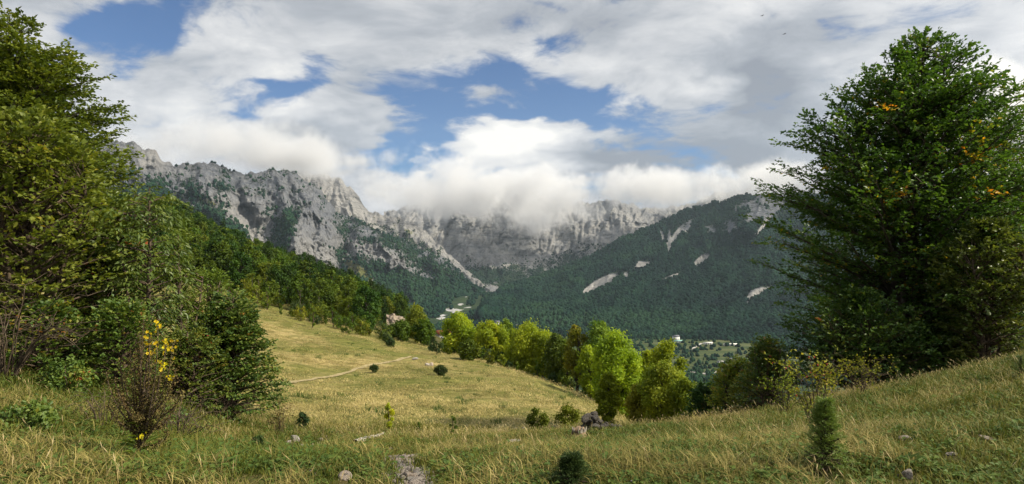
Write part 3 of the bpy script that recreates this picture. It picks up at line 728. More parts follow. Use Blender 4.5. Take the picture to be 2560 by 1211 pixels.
# --- big beech on the right
Y = 18.5; bpy_ = 985
b = gpt(2262, Y); bpy_ = CY-b[2]/Y*F
lp = [(95,2308),(130,2250),(160,2215),(200,2165),(265,2072),(330,1985),(400,1992),(480,1918),(520,1890),(600,1912),(700,1925),(760,1945),(800,1970),(860,2030),(920,2060),(bpy_,2100)]
rp = [(95,2328),(150,2405),(200,2430),(260,2462),(330,2505),(400,2535),(600,2590),(800,2600),(920,2540),(bpy_,2450)]
def autumn(P3, ST, r_):
    px = P3[:, 0]/P3[:, 1]*F+CX; py = CY-P3[:, 2]/P3[:, 1]*F
    for cx, cyy, rr in [(2228,278,14),(2232,355,10),(2210,365,8),(2355,392,13),(2425,400,13),(2460,368,8),(2248,495,12),(2470,495,11),(2435,650,10)]:
        h_ = (np.hypot(px-cx, py-cyy) < rr) & (P3[:, 1] < Y-1.0); ST = np.where(h_, r_.uniform(.84, 1.0, len(ST)), ST)
    return np.clip(ST, 0, 1) if len(ST) else ST
tp = P(2318, 92, Y)
envelope_tree('beech_tree', 'tall dark beech with orange leaf patches on the right-hand slope', 'tree', b, tp, prof(2262, 2318, lp, Y, bpy_, -1), prof(2262, 2318, rp, Y, bpy_, 1), 101, m_beechR, m_barkd,
    stems=7, nprim=330, trunk_r=.17, leafL=.122, leafW=.082, spray=.34, nl=8, asc=.68, sec_step=.22, spr_step=.2, low=.05, open_=.14, tint=(.56, .08), tsd=.08, special=autumn, stem_spread=.75, seck=.36)
# --- big beech on the left
Y = 17.0; b = gpt(10, Y); bpy_ = CY-b[2]/Y*F
rp = [(40,38),(90,105),(130,150),(170,190),(205,248),(260,262),(300,250),(350,298),(400,315),(450,335),(500,365),(560,400),(620,425),(700,430),(760,410),(820,380),(bpy_,300)]
lp = [(40,-5),(100,-60),(200,-150),(400,-260),(600,-330),(800,-330),(bpy_,-100)]
envelope_tree('beech_tree', 'tall beech with spiky layered sprays at the left edge of the photo', 'tree', b, P(22, 36, Y), prof(10, 22, lp, Y, bpy_, -1), prof(10, 22, rp, Y, bpy_, 1), 202, m_beechL, m_barkd,
    stems=4, nprim=370, trunk_r=.19, leafL=.125, leafW=.085, spray=.32, nl=8, asc=.50, sec_step=.22, spr_step=.2, low=.03, tint=(.50, .09), tsd=.10, open_=.03, stem_spread=.4, seck=.36)
# --- second tree at the far right, lighter
Y = 21.0; b = gpt(2530, Y); bpy_ = CY-b[2]/Y*F
envelope_tree('ash_tree', 'light green ash tree rising behind the big beech at the photo edge', 'tree', b, P(2520, 212, Y), prof(2530, 2520, [(212,2505),(260,2470),(320,2440),(420,2400),(600,2380),(800,2400),(bpy_,2480)], Y, bpy_, -1), prof(2530, 2520, [(212,2535),(300,2600),(500,2680),(800,2700),(bpy_,2600)], Y, bpy_, 1), 303, m_airy, m_barkd,
    stems=3, nprim=170, trunk_r=.13, leafL=.15, leafW=.07, spray=.36, nl=9, asc=.7, sec_step=.30, spr_step=.26, low=.15, tint=(.45, .12))
# --- shrubs under and beside the beeches
def shrub(name, label, px, Yd, toppy, lpts, rpts, seed, mat, **kw):
    b = gpt(px, Yd); bp = CY-b[2]/Yd*F; topx = kw.pop('topx', px)
    a = dict(stems=6, nprim=70, trunk_r=.035, leafL=.06, leafW=.045, spray=.22, nl=7, asc=.8, sec_step=.2, spr_step=.17, low=.03, tint=(.5, .12), stem_spread=1.2, depth_k=.8); a.update(kw)
    return envelope_tree(name, label, kw.get('cat', 'shrub') if False else 'shrub', b, P(topx, toppy, Yd), prof(px, topx, lpts+[(bp, px+.72*(max(lpts)[1]-px)), (toppy, topx-10)], Yd, bp, -1), prof(px, topx, rpts+[(bp, px+.72*(max(rpts)[1]-px)), (toppy, topx+10)], Yd, bp, 1), seed, mat, m_twig, **a)
shrub('hazel_shrub', 'hazel with yellowing leaves in front of the left-hand beech', 60, 10.0, 290, [(400,-80),(600,-160),(800,-150)], [(330,130),(420,200),(520,230),(640,260),(760,265),(860,220)], 11, m_hazel, nprim=200, leafL=.10, leafW=.08, asc=.75, trunk_r=.05, tint=(.50, .09), tsd=.09, topx=70, spr_step=.2, sec_step=.24, spray=.26, nl=6)
shrub('hazel_shrub', 'dense leafy hazel filling the gap right of the yellowing hazel', 245, 11.5, 545, [(600,160),(700,130),(850,140)], [(600,310),(700,345),(800,350),(900,330)], 12, m_haw, nprim=190, leafL=.085, leafW=.065, tint=(.62, .12), trunk_r=.04)
shrub('cherry_sapling', 'young cherry with long drooping leaves beside the left-hand beech', 372, 11.0, 470, [(520,300),(640,290),(760,285),(860,300)], [(500,425),(560,438),(640,445),(720,448),(800,425)], 13, m_cherry, nprim=90, stems=2, trunk_r=.04, leafL=.115, leafW=.042, spray=.30, nl=9, asc=.35, droop=.75, spread=.9, open_=.25, tint=(.55, .15), spr_step=.22)
shrub('airy_shrub', 'airy pale green shrub against the dry meadow crest', 530, 15.0, 690, [(740,480),(800,465),(880,460),(950,470)], [(740,575),(800,600),(900,610)], 14, m_airy, nprim=150, leafL=.075, leafW=.04, spray=.26, nl=8, asc=1.1, open_=.42, tint=(.5, .12), stems=7)
shrub('airy_shrub', 'slender pale green shrub below the cherry branches', 445, 13.0, 590, [(680,405),(780,395),(880,390)], [(680,470),(780,480),(880,495)], 15, m_airy, nprim=130, leafL=.075, leafW=.04, spray=.26, nl=8, asc=1.1, open_=.25, tint=(.45, .12), stems=6)
shrub('hawthorn_tree', 'small dense hawthorn with a bare pale stem at the meadow edge', 582, 12.0, 735, [(780,530),(850,490),(950,480),(1010,480)], [(775,612),(830,630),(900,662),(950,698),(1000,706),(1040,680)], 16, m_haw, nprim=230, stems=3, leafL=.066, leafW=.052, spray=.2, nl=10, asc=.55, tint=(.55, .12), low=.10, trunk_r=.045, zmin=.12, sec_step=.17, spr_step=.15)
shrub('hawthorn_tree', 'olive hawthorn bush with reddish leaves left of the dense hawthorn', 470, 11.0, 830, [(880,410),(950,380),(1010,370)], [(880,530),(950,560),(1030,560)], 17, m_haw, nprim=140, leafL=.055, leafW=.042, spray=.2, nl=8, asc=.6, tint=(.62, .10), open_=.1, trunk_r=.03, tsd=.09)
shrub('hazel_shrub', 'glossy sunlit hazel leaves under the right edge of the big beech', 2470, 15.5, 560, [(640,2370),(740,2350),(850,2390)], [(640,2580),(740,2620),(850,2600)], 18, m_cherry, nprim=190, leafL=.10, leafW=.075, tint=(.6, .15))
shrub('hazel_shrub', 'shaded thicket at the foot of the big beech', 2150, 16.5, 740, [(800,2000),(860,1960),(920,1980)], [(800,2290),(880,2330),(940,2320)], 19, m_haw, nprim=210, leafL=.095, leafW=.07, tint=(.40, .15))
shrub('wild_shrub', 'shaded thicket behind the grass crest beside the hazel', 2390, 17.5, 690, [(800,2260),(880,2250)], [(800,2540),(880,2570)], 20, m_haw, nprim=200, leafL=.095, leafW=.07, tint=(.30, .12))
shrub('wild_shrub', 'yellow-green rounded shrub below the village fields', 1840, 22.0, 905, [(940,1800),(990,1785),(1040,1780)], [(940,1890),(990,1900),(1040,1900)], 22, m_hazel, nprim=170, leafL=.10, leafW=.065, tint=(.66, .1))
shrub('wild_shrub', 'dark olive shrub left of the shaded thicket', 1920, 17.0, 850, [(900,1885),(960,1860),(1010,1850)], [(900,1950),(960,1990),(1010,2010)], 23, m_haw, nprim=160, leafL=.08, leafW=.055, tint=(.58, .15))
shrub('wild_shrub', 'shaded bush between the ash row and the yellow-green shrub', 1770, 24.0, 965, [(1000,1730),(1050,1720)], [(1000,1810),(1050,1820)], 24, m_haw, nprim=120, leafL=.11, leafW=.08, tint=(.2, .1))
shrub('wild_shrub', 'leafy olive thicket behind the mullein', 300, 9.6, 770, [(840,235),(920,215),(980,220)], [(840,370),(920,395),(980,400)], 25, m_haw, nprim=150, leafL=.06, leafW=.045, tint=(.60, .10), open_=.1, tsd=.09)
shrub('wild_shrub', 'green leafy undergrowth below the yellowing hazel', 120, 9.4, 790, [(850,20),(920,0)], [(850,215),(920,235)], 26, m_haw, nprim=150, leafL=.07, leafW=.055, tint=(.6, .12), open_=.1)
shrub('wild_shrub', 'bright green low shrub at the right end of the tree row', 1880, 20.0, 935, [(980,1840),(1030,1830)], [(980,1930),(1030,1950)], 27, m_hazel, nprim=110, leafL=.09, leafW=.06, tint=(.6, .1))
# ================================================================== ASH ROW, WOODED HILLSIDE, MEADOW BUSHES
def lobed(seed, H, Wd, nlobe, cards, size, trunkf=.28, tint=.5, tsd=.14, shape='oval', limbs=True, tr=None, aspect=.62, thin=0.0):
    """broadleaf tree: trunk with limbs to billowing leaf lobes. returns trunk mesh data, crown arrays"""
    r_ = np.random.default_rng(seed); T = Acc()
    tr = tr or H*.020
    top = np.array([r_.normal()*.03*H, r_.normal()*.03*H, H*.86])
    us = np.linspace(0, 1, 7)[:, None]; pt = us*top+np.concatenate([np.zeros((1, 3)), np.cumsum(r_.normal(0, .008*H, (6, 3))*[1, 1, 0], 0)]); pt[0, 2] = -.3
    T.add(*tube(pt, np.linspace(tr*1.3, tr*.2, 7), 6))
    C = []; 
    for i in range(nlobe):
        u0 = trunkf+(.96-trunkf)*((i+.5)/nlobe); a = i*2.4+r_.normal()*.3
        if shape == 'oval': k = math.sin(math.pi*min(1, max(.12, (u0-trunkf*.7)/(1.02-trunkf*.7))))**.62
        elif shape == 'cone': k = (1.03-u0)/(1.03-trunkf)
        else: k = min(1, (1.05-u0)*3.2)*(.6+.4*min(1, (u0-trunkf)*5))
        rad = Wd*.5*k; lr = Wd*r_.uniform(.10, .215)*(.65+.35*k)
        rr = max(0, rad-lr*.85)*r_.uniform(.55, 1.0)
        C.append((rr*math.cos(a), rr*math.sin(a), u0*H-lr*.15, lr))
    C = np.array(C)
    if limbs:
        for c_ in C:
            u0 = max(.12, c_[2]/H-.22); p0 = pt[0]+(pt[-1]-pt[0])*min(u0/.86, .97); e_ = c_[:3]
            T.add(*tube(bez(p0, p0*.4+e_*.6-[0, 0, .04*H], e_, 5), np.linspace(tr*.42, tr*.08, 5), 4))
    w_ = C[:, 3]**2; li = r_.choice(len(C), cards, p=w_/w_.sum())
    dv = r_.normal(size=(cards, 3)); dv[:, 2] = dv[:, 2]*.9+.25; dv /= np.linalg.norm(dv, axis=1, keepdims=True)
    rad = C[li, 3]*(r_.random(cards)**.38)*(1+.22*r_.normal(size=cards))
    pos = C[li, :3]+dv*rad[:, None]*[1, 1, 1.12]
    lt = r_.normal(size=len(C))*tsd*.7
    tn = np.clip(tint+lt[li]+r_.normal(size=cards)*tsd*.7, 0, 1)
    x = dv*.5+r_.normal(size=(cards, 3))*.6+np.array([0, 0, -.15]); z = dv+r_.normal(size=(cards, 3))*.5+np.array([0, 0, .35])
    s_ = size*r_.uniform(.6, 1.25, cards)
    return T, (pos-x/np.linalg.norm(x, axis=1, keepdims=True)*s_[:, None]*.5, x, z, s_, s_*aspect, tn)
def conifer(seed, H, Wd, cards, size, tint=.4, tsd=.15):
    r_ = np.random.default_rng(seed); T = Acc(); T.add(*tube(np.array([[0, 0, -.3], [0, 0, H*.5], [0, 0, H]]), np.array([H*.018, H*.011, .01]), 6))
    u = 1-np.sqrt(r_.random(cards)*.98); u = .05+.95*u; a = r_.uniform(0, 6.28, cards)
    lay = np.round(u*11)/11; u = u*.45+lay*.55+r_.normal(size=cards)*.012
    R_ = Wd*.5*np.clip(1.02-u, 0, 1)**.85*(.72+.28*np.sin(a*5+lay*37+seed))*r_.random(cards)**.45
    pos = np.stack([R_*np.cos(a), R_*np.sin(a), u*H-R_*.22], 1)
    out = np.stack([np.cos(a), np.sin(a), -.25+0*a], 1); x = out+r_.normal(size=(cards, 3))*.4; z = np.array([0, 0, 1.])+out*.4+r_.normal(size=(cards, 3))*.4
    s_ = size*r_.uniform(.6, 1.2, cards)
    return T, (pos, x, z, s_, s_*.55, np.clip(tint+r_.normal(size=cards)*tsd, 0, 1))
m_ash = leaf_mat('ash leaves yellow-green', [(0, (0.099, 0.1435, 0.011)), (.4, (0.2112, 0.2938, 0.0176)), (.7, (0.3432, 0.4099, 0.0264)), (1, (0.5016, 0.4646, 0.033))], .44, .55, .2)
m_ashd = leaf_mat('ash leaves mid green', [(0, (0.0345, 0.0696, 0.011)), (.5, (0.09775, 0.162, 0.0198)), (1, (0.207, 0.264, 0.0275))], .30, .55, .2)
m_gold = leaf_mat('turning leaves gold', [(0, (0.0855, 0.112, 0.014)), (.4, (0.1995, 0.224, 0.024)), (.75, (0.342, 0.3136, 0.04)), (1, (0.323, 0.2016, 0.05))], .34, .6, .15)
m_fdark = leaf_mat('wood foliage deep green', [(0, (0.01386, 0.03519, 0.0063)), (.5, (0.04158, 0.0828, 0.0108)), (1, (0.09405, 0.1397, 0.018))], .22, .65, .15)
m_fmid = leaf_mat('wood foliage green', [(0, (0.02542, 0.0516, 0.0068)), (.5, (0.07233, 0.1197, 0.01105)), (1, (0.1515, 0.1909, 0.0204))], .26, .6, .15)
m_fyel = leaf_mat('wood foliage olive yellow', [(0, (0.0672, 0.0984, 0.0099)), (.5, (0.1568, 0.198, 0.0176)), (1, (0.3024, 0.3, 0.0286))], .3, .6, .15)
m_pine = leaf_mat('conifer needles', [(0, (.013, .033, .010)), (.5, (.034, .068, .016)), (1, (.078, .112, .022))], .12, .7, .1)
ROW = [ # column, distance, top row, width px, material, tint, lobes, cards, label
    (1146,74,788,92,m_ash,.46,16,5200,'rounded yellow-green ash nearest the river bed in the tree row'),
    (1226,71,806,86,m_ash,.52,14,4600,'yellow-green ash, second tree of the row from the river bed'),
    (1268,76,800,52,m_ashd,.75,10,2600,'narrow green ash peeping out behind the second tree of the row'),
    (1325,68,816,122,m_ash,.50,18,6200,'broad golden-green ash in the middle of the tree row'),
    (1290,73,822,70,m_ash,.40,12,3200,'lower ash crown tucked between the second and the broad ash'),
    (1392,63,836,76,m_ashd,.45,14,4200,'darker green ash right of the broad golden-green ash'),
    (1442,58,806,66,m_gold,.30,12,2300,'thin golden half-bare tree with a dark trunk'),
    (1500,57,800,104,m_ashd,.80,18,6200,'tallest light green ash behind the golden half-bare tree'),
    (1538,46,836,128,m_ash,.42,20,7600,'big bright green ash standing over the stone pile'),
    (1618,50,868,96,m_ash,.44,14,4600,'bright ash crown between the stone pile ash and the tall pair'),
    (1668,47,846,110,m_ash,.46,18,6400,'tall bright ash with pointed tufts beside the village fields'),
    (1655,30,905,120,m_fyel,.62,18,6200,'olive tree with dull tips in front of the tall bright ash'),
    (1715,29,945,80,m_fyel,.45,14,3800,'small olive tree at the right end of the tree row'),
    (1597,31,962,70,m_fyel,.60,12,3000,'bushy olive sapling right of the stone pile'),
    (1186,73,828,58,m_ash,.42,12,2600,'low ash crown between the first and second ash'),
    (1358,66,832,70,m_ash,.46,12,3000,'ash crown squeezed behind the broad golden-green ash'),
    (1416,61,850,62,m_ashd,.6,12,2600,'green crown left of the golden half-bare tree'),
    (1474,55,868,70,m_ash,.36,12,3000,'lower bright crown right of the golden half-bare tree'),
    (1578,47,872,84,m_ash,.5,14,3600,'yellowish crown between the stone pile ash and its neighbour'),
    (1738,34,962,56,m_fyel,.5,10,2000,'last small olive crown before the shaded bush'),
    (1170,62,858,60,m_fmid,.5,10,2000,'low green bush under the first ash of the row'),
    (1520,20.5,932,62,m_ash,.30,12,3000,'slim leaning tree with a dark stem behind the stone pile'),
    (1040,92,766,64,m_fyel,.45,12,2600,'olive-yellow tree at the tip of the wooded hillside'),
    (1060,88,800,60,m_fmid,.5,12,2600,'green tree below the tip of the wooded hillside'),
    (1000,86,805,64,m_fmid,.35,12,2600,'dark green tree beside the pale earth bank'),
]
for i, (px, Yd, tpy, wpx, mt, tn, nlb, cards, lab) in enumerate(ROW):
    b = gpt(px, Yd); H = (CY-tpy)/F*Yd-b[2]; Wd = wpx/F*Yd*1.12
    sz = .25*(Yd/60)**.55 if Yd > 35 else .13
    T, A = lobed(500+i, H, Wd, int(nlb*1.5), int(cards*2.1), sz, trunkf=.13 if px != 1442 else .24, tint=tn, tsd=.15, shape='round' if wpx > 80 else 'oval')
    root = add('ash_tree' if mt in (m_ash, m_ashd) else ('half_bare_tree' if mt is m_gold else 'broadleaf_tree'), None, loc=b, label=lab, cat='tree', group='trees along the meadow foot')
    add('trunk', T.mesh('trunk', m_barkd), root); add('crown', leaves_mesh('crown', *A, mt), root)
# ---- wooded hillside: prototypes, then one tree after another
PROTO = []
for i, (kind, mt, H, Wd, cards, size, tn) in enumerate([('lob', m_fmid, 9, 6.8, 2300, .58, .45), ('lob', m_fdark, 10, 7.0, 2300, .58, .45), ('lob', m_fyel, 7.5, 6.0, 2000, .52, .40), ('con', m_pine, 11, 5.2, 2300, .50, .45), ('lob', m_fdark, 8.0, 5.2, 1900, .52, .6), ('lob', m_fmid, 7.0, 5.6, 1900, .50, .6)]):
    if kind == 'lob': T, A = lobed(700+i, H, Wd, 13, cards, size, trunkf=.06, tint=tn, tsd=.16, shape='oval' if i % 2 else 'round')
    else: T, A = conifer(700+i, H, Wd, cards, size)
    PROTO.append((T.mesh('trunk', m_barkd), leaves_mesh('crown', *A, mt), ['broadleaf_tree', 'broadleaf_tree', 'olive_tree', 'conifer_tree', 'broadleaf_tree', 'broadleaf_tree'][i]))
LAB = ['green round-crowned tree in the wood on the left hillside', 'dark round-crowned tree in the wood on the left hillside', 'olive-yellow tree in the wood on the left hillside',
       'dark pointed conifer in the wood on the left hillside', 'small dark tree in the wood on the left hillside', 'small bright green tree in the wood on the left hillside']
fr = np.random.default_rng(77); cand = []
dmin = lambda px: np.interp(px, [-400, 300, 480, 600, 800, 1000, 1100, 1250], [95, 100, 108, 99, 92, 82, 82, 90])
for _ in range(14000):
    Yd = 80+fr.random()**.8*230; px = fr.uniform(-350, 1240)
    if Yd < dmin(px)+2 or (px > 1010 and Yd < 105) : continue
    if 940 < px < 1024 and Yd < 150: continue
    if px > 1075 or (px > 1015 and Yd > 150): continue
    cand.append((Yd, px, (px-CX)/F*Yd))
cand.sort(); keep = []
kp_ = np.empty((0, 2))
for Yd, px, X in cand:
    sp_ = 2.7+Yd*.005
    if len(kp_) and np.min(np.hypot(kp_[:, 0]-X, kp_[:, 1]-Yd)) < sp_: continue
    kp_ = np.vstack([kp_, [X, Yd]]); keep.append((Yd, px, X))
keep = np.array(keep); gz = ground(keep[:, 2], keep[:, 0])
vis = (keep[:, 1] > 380)*1.0; order = np.lexsort((keep[:, 0], -vis))
kindn = fbm(keep[:, 2]/22, keep[:, 0]/22, 3, 55)
pines = blobfield(keep[:, 1], keep[:, 0], [(900,210,170,70,0,1.0),(800,170,120,40,0,.5)])
gone = {k: [] for k in range(6)}
def wood_place(px, Yd):
    band = 0 if Yd < dmin(px)+14 else (1 if Yd < dmin(px)+60 else 2)
    zone = np.searchsorted([470, 620, 760, 900, 1020], px)
    return ['fronting', 'inside', 'at the back of'][band]+' the wood '+['behind the left-hand shrubs', 'above the airy pale shrub', 'above the top meadow corner', 'above the mid meadow crest', 'left of the pale earth bank', 'right of the pale earth bank'][zone]
for r_i, ix in enumerate(order):
    Yd, px, X = keep[ix]; rr = fr.random()
    if rr < .15+.6*pines[ix]: k = 3 if fr.random() < .45 else (1 if fr.random() < .6 else 4)
    elif kindn[ix] > .12 and px < 900: k = 2 if fr.random() < .45 else 0
    else: k = int(fr.choice([0, 1, 4, 5, 2], p=[.34, .24, .14, .20, .08]))
    s = fr.uniform(.62, 1.02)*(.72 if Yd < dmin(px)+8 else .98); rz = fr.uniform(0, 6.28)
    if px > 1005: s *= .6
    if r_i < 300:
        tm, cmn, nm = PROTO[k]
        root = add(nm, None, loc=(X, Yd, gz[ix]-.2), rz=rz, sc=s, label=LAB[k].replace('in the wood on the left hillside', wood_place(px, Yd)), cat='tree', group='wood on the left hillside')
        add('trunk', tm, root); add('crown', cmn, root)
    else: gone[k].append((X, Yd, gz[ix]-.2, rz, s))
for k, l in gone.items():
    if not l: continue
    l = np.array(l)
    gn_scatter('hillside_wood', l[:, :3], np.stack([0*l[:, 3], 0*l[:, 3], l[:, 3]], 1), np.repeat(l[:, 4:5], 3, 1), PROTO[k][1], 'far mass of '+['green', 'dark', 'olive', 'conifer', 'small dark', 'small green'][k]+' crowns at the back of the hillside wood')
# ---- bushes on the meadow and along its edge
m_jun = leaf_mat('juniper needles', [(0, (.018, .038, .012)), (.5, (.045, .078, .020)), (1, (.10, .125, .035))], .15, .6, .2)
def bushmesh(seed, H, Wd, cards, size, mat, tint=.5, aspect=.5, up=False, tsd=.15):
    T, A = lobed(seed, H, Wd, 8, cards, size, trunkf=.05, tint=tint, tsd=tsd, shape='oval', tr=H*.02, aspect=aspect)
    A = list(A)
    if up: A[1] = A[1]*.5+np.array([0, 0, .7])
    return T.mesh('stem', m_twig), leaves_mesh('foliage', *A, mat)
def bush(name, label, px, Yd, toppy, wpx, mat, seed, cards=1600, size=None, tint=.5, up=False, cat='bush', group=None, dz=0):
    b = gpt(px, Yd, dz); H = max(.15, (CY-toppy)/F*Yd-b[2]); Wd = wpx/F*Yd
    st, fo = bushmesh(seed, H, Wd, cards, size or max(.035, Yd*.0035), mat, tint, .35 if up else .6, up)
    root = add(name, None, loc=b, label=label, cat=cat, group=group); add('stem', st, root); add('foliage', fo, root)
    return root
bush('juniper_bush', 'dense round juniper bush alone on the dry meadow', 1102, 46, 918, 40, m_jun, 901, 2600, .14, .45, True)
bush('juniper_bush', 'small juniper bush beside the bend of the meadow path', 936, 47, 914, 26, m_jun, 902, 1400, .13, .55, True)
bush('juniper_bush', 'low juniper on the meadow crest above the path', 978, 68, 846, 30, m_jun, 903, 1200, .2, .45)
bush('wild_bush', 'leafy green bush on a thin stem left of the stone pile', 1345, 15.5, 1020, 66, m_fmid, 904, 2600, .06, .62)
bush('wild_bush', 'reddish olive bush between the leafy bush and the stone pile', 1420, 16.5, 1016, 84, m_fyel, 905, 2600, .065, .30)
bush('juniper_bush', 'ragged juniper sapling above the scattered white stones', 756, 14.5, 1034, 42, m_jun, 906, 1500, .06, .30, True)
bush('yellow_sapling', 'bright yellow-green sapling in tall grass at the meadow foot', 973, 15.5, 1002, 34, m_ash, 907, 900, .06, .75)
bush('dry_bush', 'small dark weed clump right of the yellow sapling', 1047, 15.5, 1056, 20, m_fdark, 908, 420, .05, .8, True)
bush('thin_sapling', 'spindly dark sapling at the meadow foot', 1133, 15.5, 1036, 22, m_fdark, 909, 260, .06, .8)
bush('juniper_bush', 'small faint juniper in the lower left grass', 640, 6.2, 1140, 50, m_jun, 910, 1700, .04, .3, True)
bush('low_bramble', 'yellow-leaved bramble beside the stony track', 930, 8.6, 1130, 110, m_gold, 911, 900, .035, .25)
bush('low_bramble', 'low leafy bramble at the foot of the slender shrub', 395, 8.5, 1030, 150, m_haw, 912, 1900, .05, .55)
bush('low_bramble', 'low green bramble under the hazel at the left', 170, 8.6, 905, 150, m_haw, 913, 2200, .055, .65)
bush('low_bramble', 'grassy green bramble in the lower left corner', 60, 5.6, 1020, 190, m_haw, 914, 1500, .045, .6)
fr = np.random.default_rng(91); nb_ = 0
for i in range(64):
    px = fr.uniform(600, 1480); Yd = np.interp(px, [480, 600, 800, 1000, 1200, 1300, 1400, 1500], [100, 93, 85, 76, 68, 63, 58, 51])+fr.normal()*3.2-1+3*fr.random()
    k = i % 4; h_ = fr.uniform(14, 42)*(1.25 if px < 1000 else .9)
    b = gpt(px, Yd)
    bush(['juniper_bush', 'wild_bush', 'young_tree', 'wild_bush'][k], ['dark juniper on the upper edge of the dry meadow', 'green bush on the upper edge of the dry meadow', 'slim sapling on the upper edge of the dry meadow', 'olive bush on the upper edge of the dry meadow'][k]+[' below the olive wood', ' below the conifers', ' near the pale earth bank', ' under the first ashes', ' under the broad golden-green ash', ' near the golden half-bare tree'][int(np.searchsorted([740, 900, 1060, 1230, 1400], px))],
         px, Yd, CY-b[2]/Yd*F-h_*(1.3 if k == 2 else 1), h_*(.55 if k == 2 else fr.uniform(.9, 1.5)), [m_jun, m_fmid, m_fmid, m_fyel][k], 920+i, 420, .26, fr.uniform(.35, .7), k in (0, 2), group='bushes on the meadow edge')
# ================================================================== SMALL THINGS OF THE PLACE
def ground_hit(px, py, y0=2.5, y1=130, n=900):
    Ys = np.exp(np.linspace(math.log(y0), math.log(y1), n)); X = (px-CX)/F*Ys
    r_ = (CY-py)/F*Ys-ground(X, Ys); k = np.where(r_ <= 0)[0]
    i = k[0] if len(k) else n-1
    return np.array([X[i], Ys[i], float(ground(X[i:i+1], Ys[i:i+1])[0])])
def valley_hit(px, py):
    Ys = np.linspace(700, 2300, 1600); X = (px-CX)/F*Ys; r_ = (CY-py)/F*Ys-valley_z(X, Ys); k = np.where(r_ <= 0)[0]
    i = k[0] if len(k) else len(Ys)-1
    return np.array([X[i], Ys[i], valley_z(X[i:i+1], Ys[i:i+1])[0]])
# ---- stones
m_stone, t = newmat('pale limestone'); co = t.coord('Object'); n = t.noise(co, 9, 6, .65); n2 = t.noise(co, 2.5, 4)
oi = t.n('ShaderNodeObjectInfo')
c = t.mix(n.ramp(.3, .7), (.16, .15, .135), (.42, .40, .36)); c = t.mix(n2.ramp(.55, .68)*.6, c, (.12, .11, .095)); c = t.mix(S(t.nt, oi.outputs['Random'])*.35, c, (.40, .27, .19))
t.out(t.principled(c, .9, .2, t.bump(n, .8, .04)))
m_stoned, t = newmat('weathered dark stone'); co = t.coord('Object'); n = t.noise(co, 8, 6, .68); n2 = t.noise(co, 2.0, 4)
c = t.mix(n.ramp(.35, .72), (.035, .031, .026), (.19, .175, .155)); t.out(t.principled(c, .95, .1, t.bump(n, .9, .05)))
sv, sf = ico(3)
def stone_mesh(seed, flat=.6, mat=None):
    r_ = np.random.default_rng(seed); v = sv.copy()
    for _ in range(9):      # knock flat facets off a ball
        n_ = r_.normal(size=3); n_ /= np.linalg.norm(n_); d_ = r_.uniform(.55, .86); q_ = v@n_; v = v-np.outer(np.maximum(q_-d_, 0), n_)
    v = v*(1+.10*fbm(v[:, 0]*2.2+seed, v[:, 1]*2.2+v[:, 2]*1.9, 4, seed))[:, None]
    v *= [r_.uniform(.9, 1.3), r_.uniform(.7, 1.0), flat]
    return make_mesh('stone', v, sf, mat or m_stone, smooth=False)
CLEAR = []
STM = [stone_mesh(40+i, f_) for i, f_ in enumerate([.55, .7, .45, .9, .35, .6, .8])]
STMd = [stone_mesh(60+i, .7, m_stoned) for i in range(5)]
fr = np.random.default_rng(17)
STONES = [(737,1104,24,3,'white upright stone left of the stony track'),(721,1110,20,0,'flat white stone leaning on the white upright stone'),(756,1117,17,2,'low white stone below the white upright stone'),(779,1116,14,5,'small round white stone in a row left of the track'),
 (797,1112,10,1,'tiny white pebble stone at the end of the stone row'),(801,1102,11,6,'small white stone beside the upper end of the track'),(842,1127,20,3,'pinkish stone standing in the middle of the track'),(843,1138,16,4,'flat pinkish stone under the standing pinkish stone'),(745,1136,20,4,'flat half-buried stone in straw below the stone row'),
 (862,1200,40,1,'large grey-white stone at the bottom left of the track'),(1117,1135,44,4,'long flat white stone right of the track'),(1084,1136,14,5,'small buff stone beside the long flat stone'),(1015,1173,17,0,'angular grey stone on the bare track'),(1019,1196,26,1,'pinkish block at the bottom of the track'),(1043,1209,46,4,'flat pale slab at the bottom edge of the photo'),
 (965,1128,9,0,'small white stone beyond the bramble'),(976,1126,9,3,'small round white stone beyond the bramble, the right-hand one'),(946,1141,10,1,'small buff stone behind the yellow-leaved bramble'),(893,1137,12,2,'buff stone at the foot of the grey fallen branch'),(1286,1107,32,4,'flat buff stone in dry grass left of the leafy bush'),(1256,1145,34,0,'broken reddish stone in the front grass'),
 (1292,1076,14,5,'grey stone left of the leafy bush stem'),(1312,1078,16,1,'pale stone at the foot of the leafy bush'),(1300,1088,12,2,'small stone in front of the leafy bush'),(2266,1195,44,1,'grey rock with a white edge in the lower right grass'),(2378,1140,30,4,'flat pale stone in the right-hand grass'),(2466,1100,34,4,'long buff stone high in the right-hand grass'),(2262,1102,26,5,'grey stone half hidden in the right-hand grass'),
 (1038,901,13,5,'grey stone at the far end of the meadow path'),(1068,916,13,1,'grey boulder on the meadow, left one of a pair'),(1079,916,12,3,'grey boulder on the meadow, right one of a pair'),(1060,1185,12,3,'small stone beside the hollow in the track')]
for i, (px, py, wpx, k, lab) in enumerate(STONES):
    g = ground_hit(px, py); s = wpx/F*g[1]*(.62 if wpx < 30 else .48)
    CLEAR.append((g[0], g[1]-s*1.2, s*1.6+.12)); CLEAR.append((g[0]*.96, g[1]*.96-s, s*1.4+.12)); CLEAR.append((g[0]*.92, g[1]*.92-s, s*1.3+.1))
    o = add('stone', STM[k], loc=g+[0, 0, s*.26], rz=fr.uniform(-.5, .5) if k == 4 else fr.uniform(0, 6.28), sc=s, label=lab, cat='stone', group='loose limestone on the hillside')
    o.rotation_euler[0] = fr.normal()*.15; o.rotation_euler[1] = fr.normal()*.15+(.9 if i in (0, 6) else 0)
